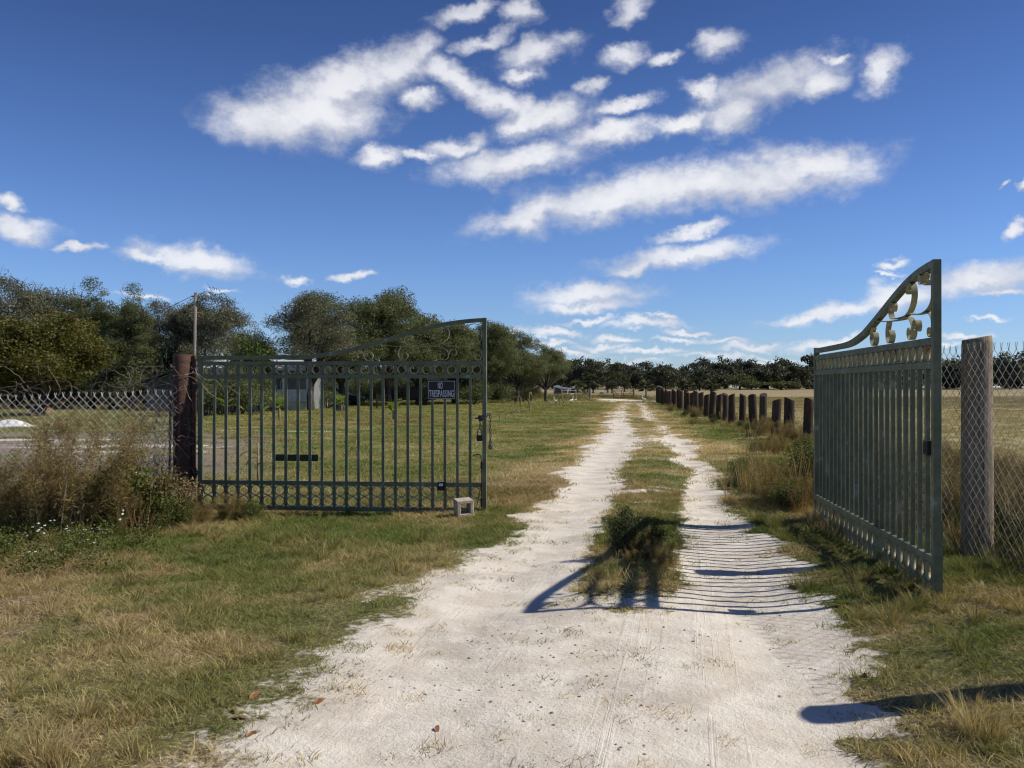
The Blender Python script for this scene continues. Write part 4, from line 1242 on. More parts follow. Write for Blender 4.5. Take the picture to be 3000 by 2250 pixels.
def trunk_mb(rng, h_trunk, r0, crown, limbs=6, lean=0.3, twigs=60):
    b = MB()
    top = np.array((rng.uniform(-lean, lean), rng.uniform(-lean, lean), h_trunk))
    mid = top * 0.5 + np.array((rng.uniform(-0.1, 0.1), rng.uniform(-0.1, 0.1), 0))
    b.tube([(0, 0, -0.3), (0, 0, 0.02), tuple(mid), tuple(top)], [r0 * 1.5, r0 * 1.2, r0, r0 * 0.85], 9)
    pick = crown[rng.permutation(len(crown))]
    ends = []
    k = 0
    for q in pick:
        if k >= limbs: break
        if q[2] < h_trunk * 1.05: continue
        k += 1
        m = top + (q - top) * 0.5 + np.array((0, 0, rng.uniform(-0.1, 0.35)))
        m1 = top + (q - top) * 0.25 + rng.normal(0, 0.1, 3)
        b.tube([tuple(top - np.array((0, 0, 0.15))), tuple(m1), tuple(m), tuple(q)], [r0 * 0.62, r0 * 0.48, r0 * 0.3, r0 * 0.1], 6)
        ends += [m1, m, q]
    ends = np.array(ends) if len(ends) else np.array([top])
    for q in pick[-twigs:]:
        e = ends[np.argmin(((ends - q) ** 2).sum(1))]
        b.tube([tuple(e), tuple((e + q) / 2 + rng.normal(0, 0.12, 3)), tuple(q)], [r0 * 0.14, r0 * 0.09, 0.008], 4, False)
    return b
M['oak'] = mat_leaf('oak_leaf', (0.064, 0.080, 0.034), (0.178, 0.202, 0.096), (0.27, 0.27, 0.155), 0.35)
M['oak_grey'] = mat_leaf('grey_oak_leaf', (0.082, 0.086, 0.056), (0.205, 0.205, 0.138), (0.30, 0.28, 0.21), 0.3)
M['gold'] = mat_leaf('olive_gold_leaf', (0.060, 0.066, 0.018), (0.165, 0.155, 0.042), (0.22, 0.14, 0.05), 0.35)
M['bright'] = mat_leaf('bright_leaf', (0.050, 0.085, 0.018), (0.105, 0.165, 0.035), (0.20, 0.22, 0.05), 0.35)
M['far'] = mat_leaf('far_leaf', (0.046, 0.055, 0.037), (0.115, 0.122, 0.076), (0.19, 0.18, 0.12), 0.22)
M['far_pale'] = mat_leaf('pale_far_leaf', (0.060, 0.075, 0.030), (0.120, 0.135, 0.055), (0.16, 0.15, 0.09), 0.25)
M['palm'] = mat_leaf('palm_leaf', (0.035, 0.048, 0.020), (0.095, 0.110, 0.050), (0.16, 0.15, 0.09), 0.2)
M['weed_brown'] = mat_leaf('feathery_weed_leaf', (0.15, 0.108, 0.040), (0.31, 0.235, 0.095), (0.17, 0.18, 0.05), 0.3)
M['weed_green'] = mat_leaf('weed_leaf', (0.070, 0.095, 0.022), (0.150, 0.165, 0.045), (0.30, 0.24, 0.09), 0.35)
M['weed_dark'] = mat_leaf('dark_weed_leaf', (0.030, 0.045, 0.014), (0.070, 0.085, 0.028), (0.14, 0.13, 0.06), 0.3)
M['weed_dry'] = mat_leaf('dry_weed_leaf', (0.12, 0.085, 0.042), (0.28, 0.21, 0.115), (0.16, 0.075, 0.035), 0.3)
M['petal'] = mat_noise('white_petal', (0.75, 0.75, 0.70), (0.82, 0.82, 0.78), 30.0, 0.6)
M['corn'] = mat_leaf('dry_corn_leaf', (0.10, 0.115, 0.035), (0.34, 0.25, 0.11), (0.16, 0.18, 0.05), 0.35)
M['banana'] = mat_leaf('banana_leaf', (0.10, 0.16, 0.035), (0.20, 0.26, 0.06), (0.34, 0.30, 0.10), 0.4)

def tree_kind(seed, mat, rx, rz, cz, n=230, per=70, spread=0.34, size=0.13, trunk=1.6, r0=0.16, lobes=8, hollow=0.5, spire=0, bare=0, limbs=11, flat=0.75):
    rng = np.random.default_rng(seed)
    cp = crown_points(rng, n, rx, rz, cz, lobes, hollow)
    if spire:
        s = np.array([(rng.normal(0, 0.22 * (1 - k / spire) + 0.05), rng.normal(0, 0.22), cz + rz * 0.8 + 1.6 * k / spire) for k in range(spire)])
        cp = np.concatenate([cp, s])
    V, Fq, t = leaves_np(rng, cp, per, rng.uniform(0.6, 1.25, len(cp)) * spread, size, flat=flat)
    crown = mesh_np('crown', V, [Fq], mat, False, {'tint': t})
    tb = trunk_mb(rng, trunk, r0, cp, limbs)
    if bare:
        for _ in range(bare):
            q = cp[rng.integers(len(cp))]
            d = rng.normal(0, 0.22, 3); d[2] = rng.uniform(0.25, 0.6)
            tb.tube([tuple(q), tuple(q + d * 0.6), tuple(q + d * 1.1 + rng.normal(0, 0.1, 3))], [0.010, 0.008, 0.004], 4, False)
    return crown, tb.mesh('trunk', M['bark'], True)
KIND = {
    'oak_a': tree_kind(1, M['oak'], 2.9, 3.3, 4.0, 680, 100, 0.235, 0.092),
    'oak_b': tree_kind(2, M['oak'], 3.0, 3.2, 4.0, 680, 100, 0.235, 0.092, lobes=10),
    'oak_c': tree_kind(3, M['oak_grey'], 2.9, 3.1, 4.1, 560, 95, 0.25, 0.09, hollow=0.4, bare=150),
    'cedar': tree_kind(4, M['oak'], 1.9, 3.7, 4.2, 500, 95, 0.22, 0.09, spire=16, lobes=12),
    'gold': tree_kind(5, M['gold'], 3.0, 2.3, 2.8, 480, 85, 0.23, 0.13, trunk=1.2, r0=0.2, lobes=9),
    'bright': tree_kind(6, M['bright'], 1.6, 1.3, 2.6, 110, 60, 0.30, 0.16, trunk=1.1, r0=0.08),
    'pale': tree_kind(7, M['oak_grey'], 2.2, 3.0, 4.5, 300, 75, 0.25, 0.09, hollow=0.3, bare=260, trunk=1.8),
}
TREE_N = [0]
def tree(kind, label, x, Y, top_y, width_px, group=None, rz=None, cat='tree', name='oak_tree'):
    """x: column of the trunk, Y: distance, top_y: row of its top, width_px: breadth of its crown"""
    cm, tm = KIND[kind]
    co = np.empty(len(cm.vertices) * 3, dtype=np.float32); cm.vertices.foreach_get('co', co); co = co.reshape(-1, 3)
    key = kind + '_ext'
    if key not in KIND:
        KIND[key] = (float(np.percentile(co[:, 2], 99.7)), float(np.percentile(np.abs(co[:, 0]), 99)))
    hz, hx = KIND[key]
    X = wx(x, Y); g = gz1(X, Y)
    sz = (wz(top_y, Y) - g) / hz; sx = (width_px * Y / F_PX / 2) / hx
    TREE_N[0] += 1
    t = thing(name, label, cat, (X, Y, g), (TREE_N[0] * 2.4) % 6.28 if rz is None else rz, group)
    obj('trunk', tm, t, scale=(sx, sx, sz))
    obj('crown', cm, t, scale=(sx, sx, sz))
    return t
GA, GB = 'trees behind the left fence', 'oaks round the yard'
tree('oak_c', 'grey-leaved oak at the far left edge behind the golden tree', 40, 64, 815, 340, GA)
tree('oak_a', 'dark oak between the far-left grey oak and the tall ragged tree', 195, 66, 880, 260, GA)
tree('cedar', 'tall dark tree with a ragged pointed top behind the golden tree', 268, 61, 822, 200, GA, name='ragged_tree')
tree('cedar', 'slim dark tree with a thin spire left of the utility pole', 385, 60, 838, 170, GA, rz=2.1, name='ragged_tree')
tree('oak_b', 'dark oak behind the low shed roof left of the rusty post', 330, 68, 905, 260, GA)
tree('oak_c', 'grey oak just left of the utility pole', 480, 63, 885, 210, GA)
tree('oak_c', 'round-headed grey oak just right of the utility pole', 610, 62, 866, 290, GA, rz=4.0)
tree('oak_a', 'dark lower oak filling the gap right of the round grey oak', 735, 70, 985, 170, GA)
tree('gold', 'broad tree with olive-gold leaves in front of the left oaks', 110, 46, 925, 370, GA, name='golden_tree')
tree('bright', 'small bright green tree showing above the gate left of the oaks', 725, 55, 985, 150, GA, name='green_tree')
tree('pale', 'thin pale oak with bare twigs on its crown', 912, 57, 872, 230, GB, name='pale_tree')
tree('oak_b', 'big dark oak behind the middle of the gate', 1000, 65, 862, 330, GB)
tree('oak_a', 'tallest dark oak, its top just left of the gate curve', 1140, 68, 850, 260, GB)
tree('oak_a', 'dark oak under the rise of the gate curve', 1245, 72, 925, 250, GB, rz=1.0)
tree('oak_c', 'grey-green oak behind the scrolls of the gate', 1330, 80, 950, 240, GB, rz=0.4)
tree('oak_b', 'dark oak behind the latch end of the gate', 1425, 78, 948, 220, GB, rz=5.2)
tree('oak_b', 'dark oak just right of the latch end of the gate', 1512, 84, 962, 190, GB, rz=3.0)
tree('oak_a', 'rightmost yard oak, lowest and nearest the track', 1600, 92, 1012, 140, GB, rz=2.2)
tree('oak_c', 'low grey oak at the back between the yard oaks and the far wood', 1555, 100, 1035, 120, GB, rz=0.9)

# shrubs in front of the house
def shrub_kind(seed, mat, rx, rz, n=70, per=60, spread=0.2, size=0.09):
    rng = np.random.default_rng(seed)
    cp = crown_points(rng, n, rx, rz, rz * 0.9, 6, 0.3, 0.9)
    V, Fq, t = leaves_np(rng, cp, per, spread, size)
    k = V[:, 2] < 0.02
    V[k, 2] = 0.02 + rng.random(k.sum()) * 0.1
    cr = mesh_np('foliage', V, [Fq], mat, False, {'tint': t})
    b = MB()
    for q in cp[:14]:
        b.tube([(q[0] * 0.1, q[1] * 0.1, -0.1), tuple(q * np.array((0.6, 0.6, 0.5))), tuple(q)], [0.03, 0.02, 0.006], 4, False)
    return cr, b.mesh('stem', M['bark'])
SK = {'dark': shrub_kind(21, M['oak'], 1.2, 1.1), 'green': shrub_kind(22, M['bright'], 1.0, 0.9), 'weed': shrub_kind(23, M['weed_green'], 0.5, 0.42, 60, 60, 0.11, 0.045), 'wdark': shrub_kind(24, M['weed_dark'], 0.36, 0.30, 55, 60, 0.085, 0.035), 'wdry': shrub_kind(25, M['weed_dry'], 0.5, 0.42, 55, 60, 0.12, 0.05)}
SN = [0]
def shrub(kind, label, X, Y, sx, sz, name='shrub', cat='shrub', group=None, sy=None):
    cr, st = SK[kind]
    SN[0] += 1
    t = thing(name, label, cat, (X, Y, gz1(X, Y)), (SN[0] * 1.9) % 6.28, group)
    obj('stem', st, t, scale=(sx, sy or sx, sz)); obj('foliage', cr, t, scale=(sx, sy or sx, sz))
    return t
GS = 'shrubs by the house'
for x, Y, sx, sz, k, lab in ((610, 46.5, 1.1, 1.25, 'dark', 'dark shrub right beside the rusty post, before the house'), (655, 47, 1.2, 1.25, 'dark', 'tall dark shrub before the left part of the white house'),
                             (705, 48, 1.0, 1.15, 'dark', 'dark shrub before the white house wall'), (745, 49, 0.95, 1.15, 'dark', 'rounded dark shrub left of the porch railing'), (685, 51, 1.2, 1.45, 'dark', 'tallest dark shrub before the middle of the white house'), (632, 52, 1.1, 1.4, 'green', 'green shrub before the left end of the white house'), (795, 54, 0.8, 0.95, 'dark', 'dark shrub under the porch railing'), (765, 55, 1.0, 1.5, 'dark', 'narrow tall dark shrub at the porch corner'),
                             (885, 60, 0.7, 0.7, 'green', 'green shrub beside the porch steps'), (960, 62, 1.0, 0.9, 'dark', 'dark shrub at the foot of the big oak'), (1240, 78, 1.6, 1.0, 'dark', 'wide dark shrub behind the trailer'), (1385, 74, 1.2, 1.15, 'dark', 'dense dark shrub right behind the warning sign'), (1530, 98, 1.5, 0.8, 'wdry', 'dry brown shrub at the foot of the yard oaks')):
    s = 2.6 if k == 'wdry' else 1.0
    shrub(k, lab, wx(x, Y), Y, sx * s, sz * s, group=GS)

# ------------------------------------------------------------------ the far wood
def far_crown(seed, mat, rx, rz, cz, n=60, per=34, size=0.6, spread=0.75, **kw):
    rng = np.random.default_rng(seed)
    cp = crown_points(rng, n, rx, rz, cz, 7, 0.5, 0.95)
    V, Fq, t = leaves_np(rng, cp, per, spread, size, 0.7, 0.7)
    return mesh_np('crown', V, [Fq], mat, False, {'tint': t}), cp, rng
def far_kind(seed, mat, rx, rz, cz, **kw):
    cr, cp, rng = far_crown(seed, mat, rx, rz, cz, **kw)
    return cr, trunk_mb(rng, max(cz - rz * 0.7, 1.0), 0.28, cp, 5, 0.3, 10).mesh('trunk', M['bark'], True)
KIND['far_a'] = far_kind(41, M['far'], 4.6, 5.0, 4.9, n=85, size=0.7)
KIND['far_b'] = far_kind(42, M['far'], 5.2, 4.6, 4.4, n=90, size=0.7)
KIND['far_c'] = far_kind(43, M['far'], 3.6, 5.6, 5.4, n=75, size=0.65)
KIND['far_p'] = far_kind(44, M['far_pale'], 3.6, 2.6, 2.6, n=50, size=0.5)
c = new_source('wood')
for k, q in enumerate(('far_a', 'far_b', 'far_c')):
    c.objects.link(bpy.data.objects.new('wood_crown_%d' % k, KIND[q][0]))
c = new_source('under')
c.objects.link(bpy.data.objects.new('under_crown_0', KIND['far_p'][0]))
c.objects.link(bpy.data.objects.new('under_crown_1', KIND['far_b'][0]))
rn = np.random.default_rng(9)
def wood_line():
    P = []; S = []
    for row, (Y0, n, s0) in enumerate(((335, 90, 0.92), (350, 80, 1.05), (372, 70, 1.12))):
        x = np.linspace(-150, 300, n) + rn.normal(0, 1.6, n)
        y = Y0 + rn.normal(0, 4, n)
        P.append(np.c_[x, y, gz(x, y) - 0.5]); S.append(1.12 * s0 * (0.68 + 0.65 * fbm(x, y * 0, 0.035, 141 + row, 3)) * rn.uniform(0.85, 1.12, n))
    P = np.concatenate(P); S = np.concatenate(S)
    scatter('far_wood', 'wood', P, S * 0.95, np.ones((len(P), 3)), 51, 'dark wood closing the view behind the pasture', 'wood', tilt=0.05)
    n = 130
    x = np.linspace(-150, 300, n) + rn.normal(0, 2, n); y = 326 + rn.normal(0, 4, n)
    s = rn.uniform(0.18, 0.42, n) * (1 + 0.5 * (fbm(x, x * 0, 0.05, 151, 2) > 0.55))
    scatter('far_undergrowth', 'under', np.c_[x, y, gz(x, y)], s, np.ones((n, 3)), 52, 'low bushes along the foot of the far wood', 'undergrowth', tilt=0.05)
wood_line()
GW = 'trees standing out of the far wood'
for k, x, Y, top, wpx, lab in (
        ('far_a', 1712, 330, 1048, 70, 'tall tree on the far wood above the leaning shed'), ('far_c', 1752, 326, 1058, 44, 'tree with a notched top on the far wood left of the track end'),
        ('far_c', 1806, 328, 1062, 40, 'narrow tree standing out above the far wood over the track end'), ('far_b', 1950, 324, 1066, 80, 'broad dark tree of the far wood above the near end of the post row'),
        ('far_b', 2060, 326, 1078, 80, 'low broad tree of the far wood over the middle of the post row'), ('far_a', 2250, 322, 1062, 100, 'big rounded dark tree of the far wood left of the edge-on gate'),
        ('far_b', 2340, 326, 1066, 90, 'dark broad tree of the far wood right at the hinge of the edge-on gate'), ('far_a', 2960, 318, 1028, 120, 'tall dark tree of the far wood behind the chain-link at the right edge'),
        ('far_b', 2820, 322, 1048, 130, 'dark tree of the far wood seen through mesh beside the thick post')):
    tree(k, lab, x, Y, top, wpx, GW)
for x, Y, top, wpx, lab in ((2168, 318, 1096, 70, 'pale leafless-looking tree of the far wood above the fifth dark post'), (2200, 310, 1112, 70, 'light green bush at the wood edge left of the edge-on gate'), (2290, 308, 1116, 90, 'light green low bush at the wood edge by the gate hinge')):
    tree('far_p', lab, x, Y, top, wpx, 'pale bushes at the wood edge', cat='bush', name='pale_bush')

# cabbage palms at the end of the track
def palm_kind(seed, h, n=46, L=1.7):
    rng = np.random.default_rng(seed); V = []; Fa = []; ti = []
    for _ in range(n):
        a = rng.uniform(0, 6.283); e = rng.uniform(-0.7, 1.2)
        d = np.array((math.cos(a) * math.cos(e), math.sin(a) * math.cos(e), math.sin(e)))
        base = np.array((0, 0, h)); tip = base + d * L * rng.uniform(0.7, 1.1) + np.array((0, 0, -0.35))
        side = np.cross(d, (0, 0, 1.0)); side /= np.linalg.norm(side) + 1e-6
        tv = rng.random()
        for k in range(9):
            s = (k - 4) / 4.0
            q = base + (tip - base) * 0.55
            end = q + (tip - q) * (1.15 - 0.35 * abs(s)) * 1.2 + side * s * 0.75 + np.array((0, 0, -0.25 * abs(s)))
            w = np.cross(end - q, rng.normal(0, 1, 3)); w = w / (np.linalg.norm(w) + 1e-6) * 0.09
            o = len(V); V += [q, (q + end) / 2 + w, end, (q + end) / 2 - w]; Fa.append((o, o + 1, o + 2, o + 3)); ti += [tv] * 4
        o = len(V); w = side * 0.03
        V += [base - w, base + w, base + (tip - base) * 0.6 + w, base + (tip - base) * 0.6 - w]; Fa.append((o, o + 1, o + 2, o + 3)); ti += [tv] * 4
    cr = mesh_np('crown', np.array(V), [np.array(Fa)], M['palm'], False, {'tint': np.array(ti)})
    tr = MB().tube([(0, 0, -0.2), (0, 0, h * 0.5), (0.05, 0, h)], [0.2, 0.17, 0.19], 8).mesh('trunk', M['bark'], True)
    return cr, tr
PK = [palm_kind(61, 3.2), palm_kind(62, 2.2), palm_kind(63, 1.1)]
for k, x, Y, s, lab in ((1, 1738, 215, 1.35, 'bushy palm left of the two tall palms before the wood'), (0, 1722, 222, 1.2, 'tall palm behind the bushy palm before the wood'), (0, 1780, 225, 1.35, 'taller palm right of the bushy palm before the wood'), (1, 1793, 212, 1.2, 'short full palm just left of the farm gate'), (0, 1830, 240, 1.0, 'slim palm behind the farm gate'),
                       (2, 1690, 205, 1.3, 'low palm beside the leaning shed'), (2, 2015, 270, 1.6, 'low palm before the wood left of the dark posts'), (1, 2050, 275, 1.25, 'rounded palm clump before the wood over the post row'), (2, 2085, 270, 1.5, 'low palm right of the rounded palm clump over the post row'), (2, 1895, 255, 1.4, 'low palm before the wood over the corner post')):
    X = wx(x, Y)
    t = thing('palm_tree', lab, 'palm', (X, Y, gz1(X, Y)), x % 6, 'palms before the far wood')
    obj('trunk', PK[k][1], t, scale=(s,) * 3); obj('crown', PK[k][0], t, scale=(s,) * 3)

# dark understorey among and behind the yard trees
c = new_source('understorey')
c.objects.link(bpy.data.objects.new('understorey_0', SK['dark'][0]))
rn2 = np.random.default_rng(33)
px_ = np.concatenate([rn2.uniform(-60, 1560, 130), rn2.uniform(-60, 520, 45)]); yy = 70 + 0.012 * np.clip(px_ - 700, 0, 900) + np.concatenate([rn2.uniform(0, 14, 130), rn2.uniform(-12, 0, 45)])
k = ~((px_ > 1150) & (px_ < 1330)) | (yy > 80)
px_, yy = px_[k], yy[k]
xx = (px_ - CXP) * yy / F_PX
scatter('understorey', 'understorey', np.c_[xx, yy, gz(xx, yy)], rn2.uniform(0.7, 1.45, len(xx)) * np.where(px_ < 520, 1.2, 1.0), np.ones((len(xx), 3)), 71, 'dark brush growing among the trunks of the yard trees', 'brush', tilt=0.05)

# ------------------------------------------------------------------ house behind the shrubs
M['siding'] = mat_noise('white_siding', (0.50, 0.51, 0.52), (0.60, 0.61, 0.62), 2.0, 0.6)
M['grey_wall'] = mat_noise('grey_wall', (0.16, 0.165, 0.16), (0.22, 0.22, 0.21), 3.0, 0.8)
M['roof_metal'] = mat_noise('pale_metal_roof', (0.52, 0.54, 0.58), (0.62, 0.64, 0.67), 4.0, 0.45)
M['dark_roof'] = mat_noise('dark_green_wall', (0.055, 0.065, 0.060), (0.08, 0.09, 0.085), 3.0, 0.7)
M['glass'] = mat_noise('dark_glass', (0.02, 0.022, 0.026), (0.03, 0.032, 0.036), 3.0, 0.12, spec=0.6)
M['cream'] = mat_noise('cream_skirt', (0.60, 0.54, 0.38), (0.68, 0.62, 0.45), 3.0, 0.8)
M['white'] = mat_noise('white_paint', (0.70, 0.70, 0.68), (0.80, 0.80, 0.78), 9.0, 0.5)
HY = 58.0
def hx(x): return wx(x, HY)
def hzz(y): return wz(y, HY)
h0 = Vector((hx(700), HY, gz1(hx(700), HY)))
hs = thing('house', 'low white house with pale metal roof hidden behind the left shrubs', 'house', h0)
def hp(name, mb, mat, parent=None, bevel=0):
    me = mb.mesh(name, mat, False, bevel)
    v = np.empty(len(me.vertices) * 3, dtype=np.float32); me.vertices.foreach_get('co', v)
    v = v.reshape(-1, 3) - np.array(h0, dtype=np.float32); me.vertices.foreach_set('co', v.ravel())
    return obj(name, me, parent or hs)
xw0, xw1, xg1 = hx(560), hx(768), hx(905)
hp('wall', MB().box((xw0, HY, 0.0), (xw1, HY + 6, 2.55)), M['siding'])
hp('wall', MB().box((xw1 + 0.003, HY + 1.4, 0.0), (xg1, HY + 6, 2.5)), M['grey_wall'])['label'] = 'grey recessed porch wall'
rf = hp('roof', MB().add([(xw0 - 0.4, HY - 0.45, 2.58), (xg1 + 0.3, HY - 0.45, 2.52), (xg1 + 0.3, HY + 3.2, 3.15), (xw0 - 0.4, HY + 3.2, 3.25), (xw0 - 0.4, HY - 0.45, 2.72), (xg1 + 0.3, HY - 0.45, 2.66), (xg1 + 0.3, HY + 3.2, 3.29), (xw0 - 0.4, HY + 3.2, 3.39)],
        [(0, 3, 2, 1), (4, 5, 6, 7), (0, 1, 5, 4), (1, 2, 6, 5), (2, 3, 7, 6), (3, 0, 4, 7)]), M['roof_metal'])
hp('roof', MB().add([(xw0 - 0.4, HY + 3.21, 3.25), (xg1 + 0.3, HY + 3.21, 3.15), (xg1 + 0.3, HY + 6.5, 2.52), (xw0 - 0.4, HY + 6.5, 2.58), (xw0 - 0.4, HY + 3.21, 3.39), (xg1 + 0.3, HY + 3.21, 3.29), (xg1 + 0.3, HY + 6.5, 2.66), (xw0 - 0.4, HY + 6.5, 2.72)],
        [(0, 3, 2, 1), (4, 5, 6, 7), (0, 1, 5, 4), (1, 2, 6, 5), (2, 3, 7, 6), (3, 0, 4, 7)]), M['roof_metal'])
def arch(x0, x1, z0, z1, y, th, mat, name, parent=None):
    n = 10; c = (x0 + x1) / 2; r = (x1 - x0) / 2; pts = [(x0, z0), (x1, z0)] + [(c + r * math.cos(math.pi * k / n), z1 - r + r * math.sin(math.pi * k / n)) for k in range(n + 1)]
    b = MB(); m = len(pts)
    vs = [(p[0], y, p[1]) for p in pts] + [(p[0], y + th, p[1]) for p in pts]
    b.add(vs, [tuple(range(m)), tuple(range(2 * m - 1, m - 1, -1))] + [(k, k + m, (k + 1) % m + m, (k + 1) % m) for k in range(m)])
    return hp(name, b, mat, parent)
for xa, xb in ((771, 785), (806, 818)):
    w = arch(hx(xa), hx(xb), 1.05, 1.95, HY + 1.34, 0.05, M['white'], 'window')
    arch(hx(xa) + 0.06, hx(xb) - 0.06, 1.11, 1.89, HY + 1.325, 0.01, M['glass'], 'pane', w)
for xa in (600, 672):
    w = hp('window', MB().box((hx(xa), HY - 0.04, 1.0), (hx(xa) + 0.95, HY - 0.002, 1.95)), M['white'])
    hp('pane', MB().box((hx(xa) + 0.07, HY - 0.05, 1.07), (hx(xa) + 0.88, HY - 0.042, 1.88)), M['glass'], w)
hp('porch_floor', MB().box((xw1 + 0.004, HY - 0.25, 0.18), (hx(903), HY + 1.39, 0.34)), M['grey_wall'])
hp('skirt', MB().box((hx(838), HY - 0.30, -0.1), (hx(900), HY - 0.253, 0.50)), M['cream'])
rl = MB()
for z in (0.55, 1.27):
    rl.box((hx(768), HY - 0.2, z), (hx(903), HY - 0.14, z + 0.05))
hp('railing', rl, M['white'])
sl_me = MB().box((-0.035, -0.02, 0), (0.035, 0.02, 0.665)).mesh('baluster', M['white'])
nb = 34
for k in range(nb):
    x = hx(769) + (hx(902) - hx(769)) * k / (nb - 1)
    o = obj('baluster', sl_me, hs, Vector((x, HY - 0.17, 0.603)) - h0)
pst = MB().box((-0.06, -0.06, 0), (0.06, 0.06, 2.15)).mesh('porch_post', M['white'])
for x in (hx(766), hx(834), hx(904)):
    obj('porch_post', pst, hs, Vector((x, HY - 0.32, 0.345)) - h0)

# shed with a sloping dark gable left of the rusty post
sd = thing('shed', 'dark green-grey shed with sloping roof showing left of the rusty post', 'shed', (wx(470, 56), 56, gz1(wx(470, 56), 56)))
a, b_ = wx(425, 56) - wx(470, 56), wx(560, 56) - wx(470, 56)
obj('wall', MB().add([(a, 0, 0), (b_, 0, 0), (b_, 0, 2.75), (a, 0, 1.75), (a, 4, 0), (b_, 4, 0), (b_, 4, 2.75), (a, 4, 1.75)], [(0, 1, 2, 3), (7, 6, 5, 4), (0, 3, 7, 4), (1, 5, 6, 2), (3, 2, 6, 7)]).mesh('wall', M['dark_roof']), sd)
obj('roof', MB().add([(a - 0.3, -0.3, 1.72), (b_ + 0.1, -0.3, 2.85), (b_ + 0.1, 4.3, 2.85), (a - 0.3, 4.3, 1.72), (a - 0.3, -0.3, 1.80), (b_ + 0.1, -0.3, 2.93), (b_ + 0.1, 4.3, 2.93), (a - 0.3, 4.3, 1.80)],
    [(0, 3, 2, 1), (4, 5, 6, 7), (0, 1, 5, 4), (1, 2, 6, 5), (2, 3, 7, 6), (3, 0, 4, 7)]).mesh('roof', M['dark_roof']), sd)
pn = MB().box((0, -0.03, 0.05), (0.18, -0.004, 1.35)).mesh('panel', M['grey_wall'])
for k in range(9):
    obj('panel', pn, sd, (a + 0.1 + k * 0.23, 0, 0))

# ------------------------------------------------------------------ utility pole with yard lamp
PX, PY = ground_at(567, 1222)
up = thing('utility_pole', 'slim wooden utility pole with a yard lamp above the left trees', 'utility pole', (PX, PY, gz1(PX, PY)))
ph = wz(857, PY)
obj('pole_shaft', MB().tube([(0, 0, -0.4), (0, 0, 0), (0.03, 0, ph * 0.5), (0.10, 0, ph)], [0.10, 0.098, 0.088, 0.076], 10).mesh('pole_shaft', M['pole'], True), up)
lm = obj('lamp_arm', MB().tube([(0.14, 0, ph - 0.30), (0.22, 0, ph - 0.2), (0.40, 0, ph - 0.15), (0.58, 0, ph - 0.14)], 0.022, 6).mesh('lamp_arm', M['galv'], True), up)
obj('lamp_head', MB().tube([(0.52, 0, ph - 0.14), (0.58, 0, ph - 0.12), (0.74, 0, ph - 0.12), (0.80, 0, ph - 0.14)], [0.03, 0.07, 0.07, 0.03], 8).mesh('lamp_head', M['siding'], True), lm)
obj('insulator', MB().tube([(0.03, 0, ph - 0.18), (-0.10, 0, ph - 0.18)], 0.035, 8).mesh('insulator', M['dark_metal'], True), up)
wr = [(-0.10 - 6.0 * t, 6.0 * t, ph - 0.18 - 0.9 * t * 1.6 + 0.5 * t * t) for t in [k / 10 for k in range(11)]]
obj('service_wire', MB().tube(wr, 0.018, 4).mesh('service_wire', M['dark_metal']), up)

# ------------------------------------------------------------------ things parked in the shade
M['car_blue'] = mat_noise('dark_blue_car_paint', (0.028, 0.032, 0.040), (0.038, 0.042, 0.05), 1.0, 0.35, spec=0.5)
M['rubber'] = mat_noise('tyre_rubber', (0.012, 0.012, 0.012), (0.02, 0.02, 0.02), 10.0, 0.9)
M['junk_wood'] = mat_noise('dark_wood', (0.030, 0.024, 0.018), (0.06, 0.048, 0.036), 6.0, 0.9)
M['blue_tarp'] = mat_noise('dark_tarp', (0.02, 0.025, 0.035), (0.035, 0.04, 0.05), 3.0, 0.6)
def car(label, X, Y, rz, paint, L=4.3, W=1.7):
    t = thing('parked_car', label, 'car', (X, Y, gz1(X, Y)), rz)
    prof = [(-L / 2, 0.32), (-L / 2, 0.78), (-L / 2 + 0.35, 0.92), (-L / 2 + 0.95, 1.40), (0.25, 1.44), (1.0, 0.98), (L / 2 - 0.2, 0.80), (L / 2, 0.62), (L / 2, 0.30)]
    n = len(prof); vs = []; ins = [0, 0, 0.03, 0.2, 0.2, 0.05, 0.03, 0.06, 0.03]
    for s in (-1, 1):
        vs += [(p[0], s * (W / 2 - i), p[1]) for p, i in zip(prof, ins)]
    fs = [tuple(range(n)), tuple(range(2 * n - 1, n - 1, -1))] + [(k, (k + 1) % n, (k + 1) % n + n, k + n) for k in range(n)]
    body = obj('body', MB().add(vs, fs).mesh('body', paint, False, 0.04), t)
    for s in (-1, 1):
        y = s * (W / 2 - 0.08)
        obj('window', MB().add([(-1.1, y, 0.98), (0.85, y, 0.98), (0.25, s * (W / 2 - 0.165), 1.36), (-0.9, s * (W / 2 - 0.165), 1.34), (-1.1, y + s * 0.03, 0.98), (0.85, y + s * 0.03, 0.98), (0.25, s * (W / 2 - 0.165) + s * 0.03, 1.36), (-0.9, s * (W / 2 - 0.165) + s * 0.03, 1.34)],
            [(0, 1, 2, 3), (7, 6, 5, 4), (0, 4, 5, 1), (1, 5, 6, 2), (2, 6, 7, 3), (3, 7, 4, 0)]).mesh('window', M['glass']), t)
        for x in (-1.35, 1.35):
            w = obj('wheel', MB().tube([(x, s * (W / 2 - 0.2), 0.32), (x, s * (W / 2 + 0.015), 0.32)], 0.32, 16).mesh('wheel', M['rubber'], False), t)
            obj('rim', MB().tube([(x, s * (W / 2 + 0.016), 0.32), (x, s * (W / 2 + 0.03), 0.32)], 0.19, 12).mesh('rim', M['steel']), w)
        obj('headlight', MB().box((L / 2 - 0.12, s * 0.62 - 0.16, 0.58), (L / 2 + 0.012, s * 0.62 + 0.16, 0.70)).mesh('headlight', M['siding'], False, 0.02), t)
    return t
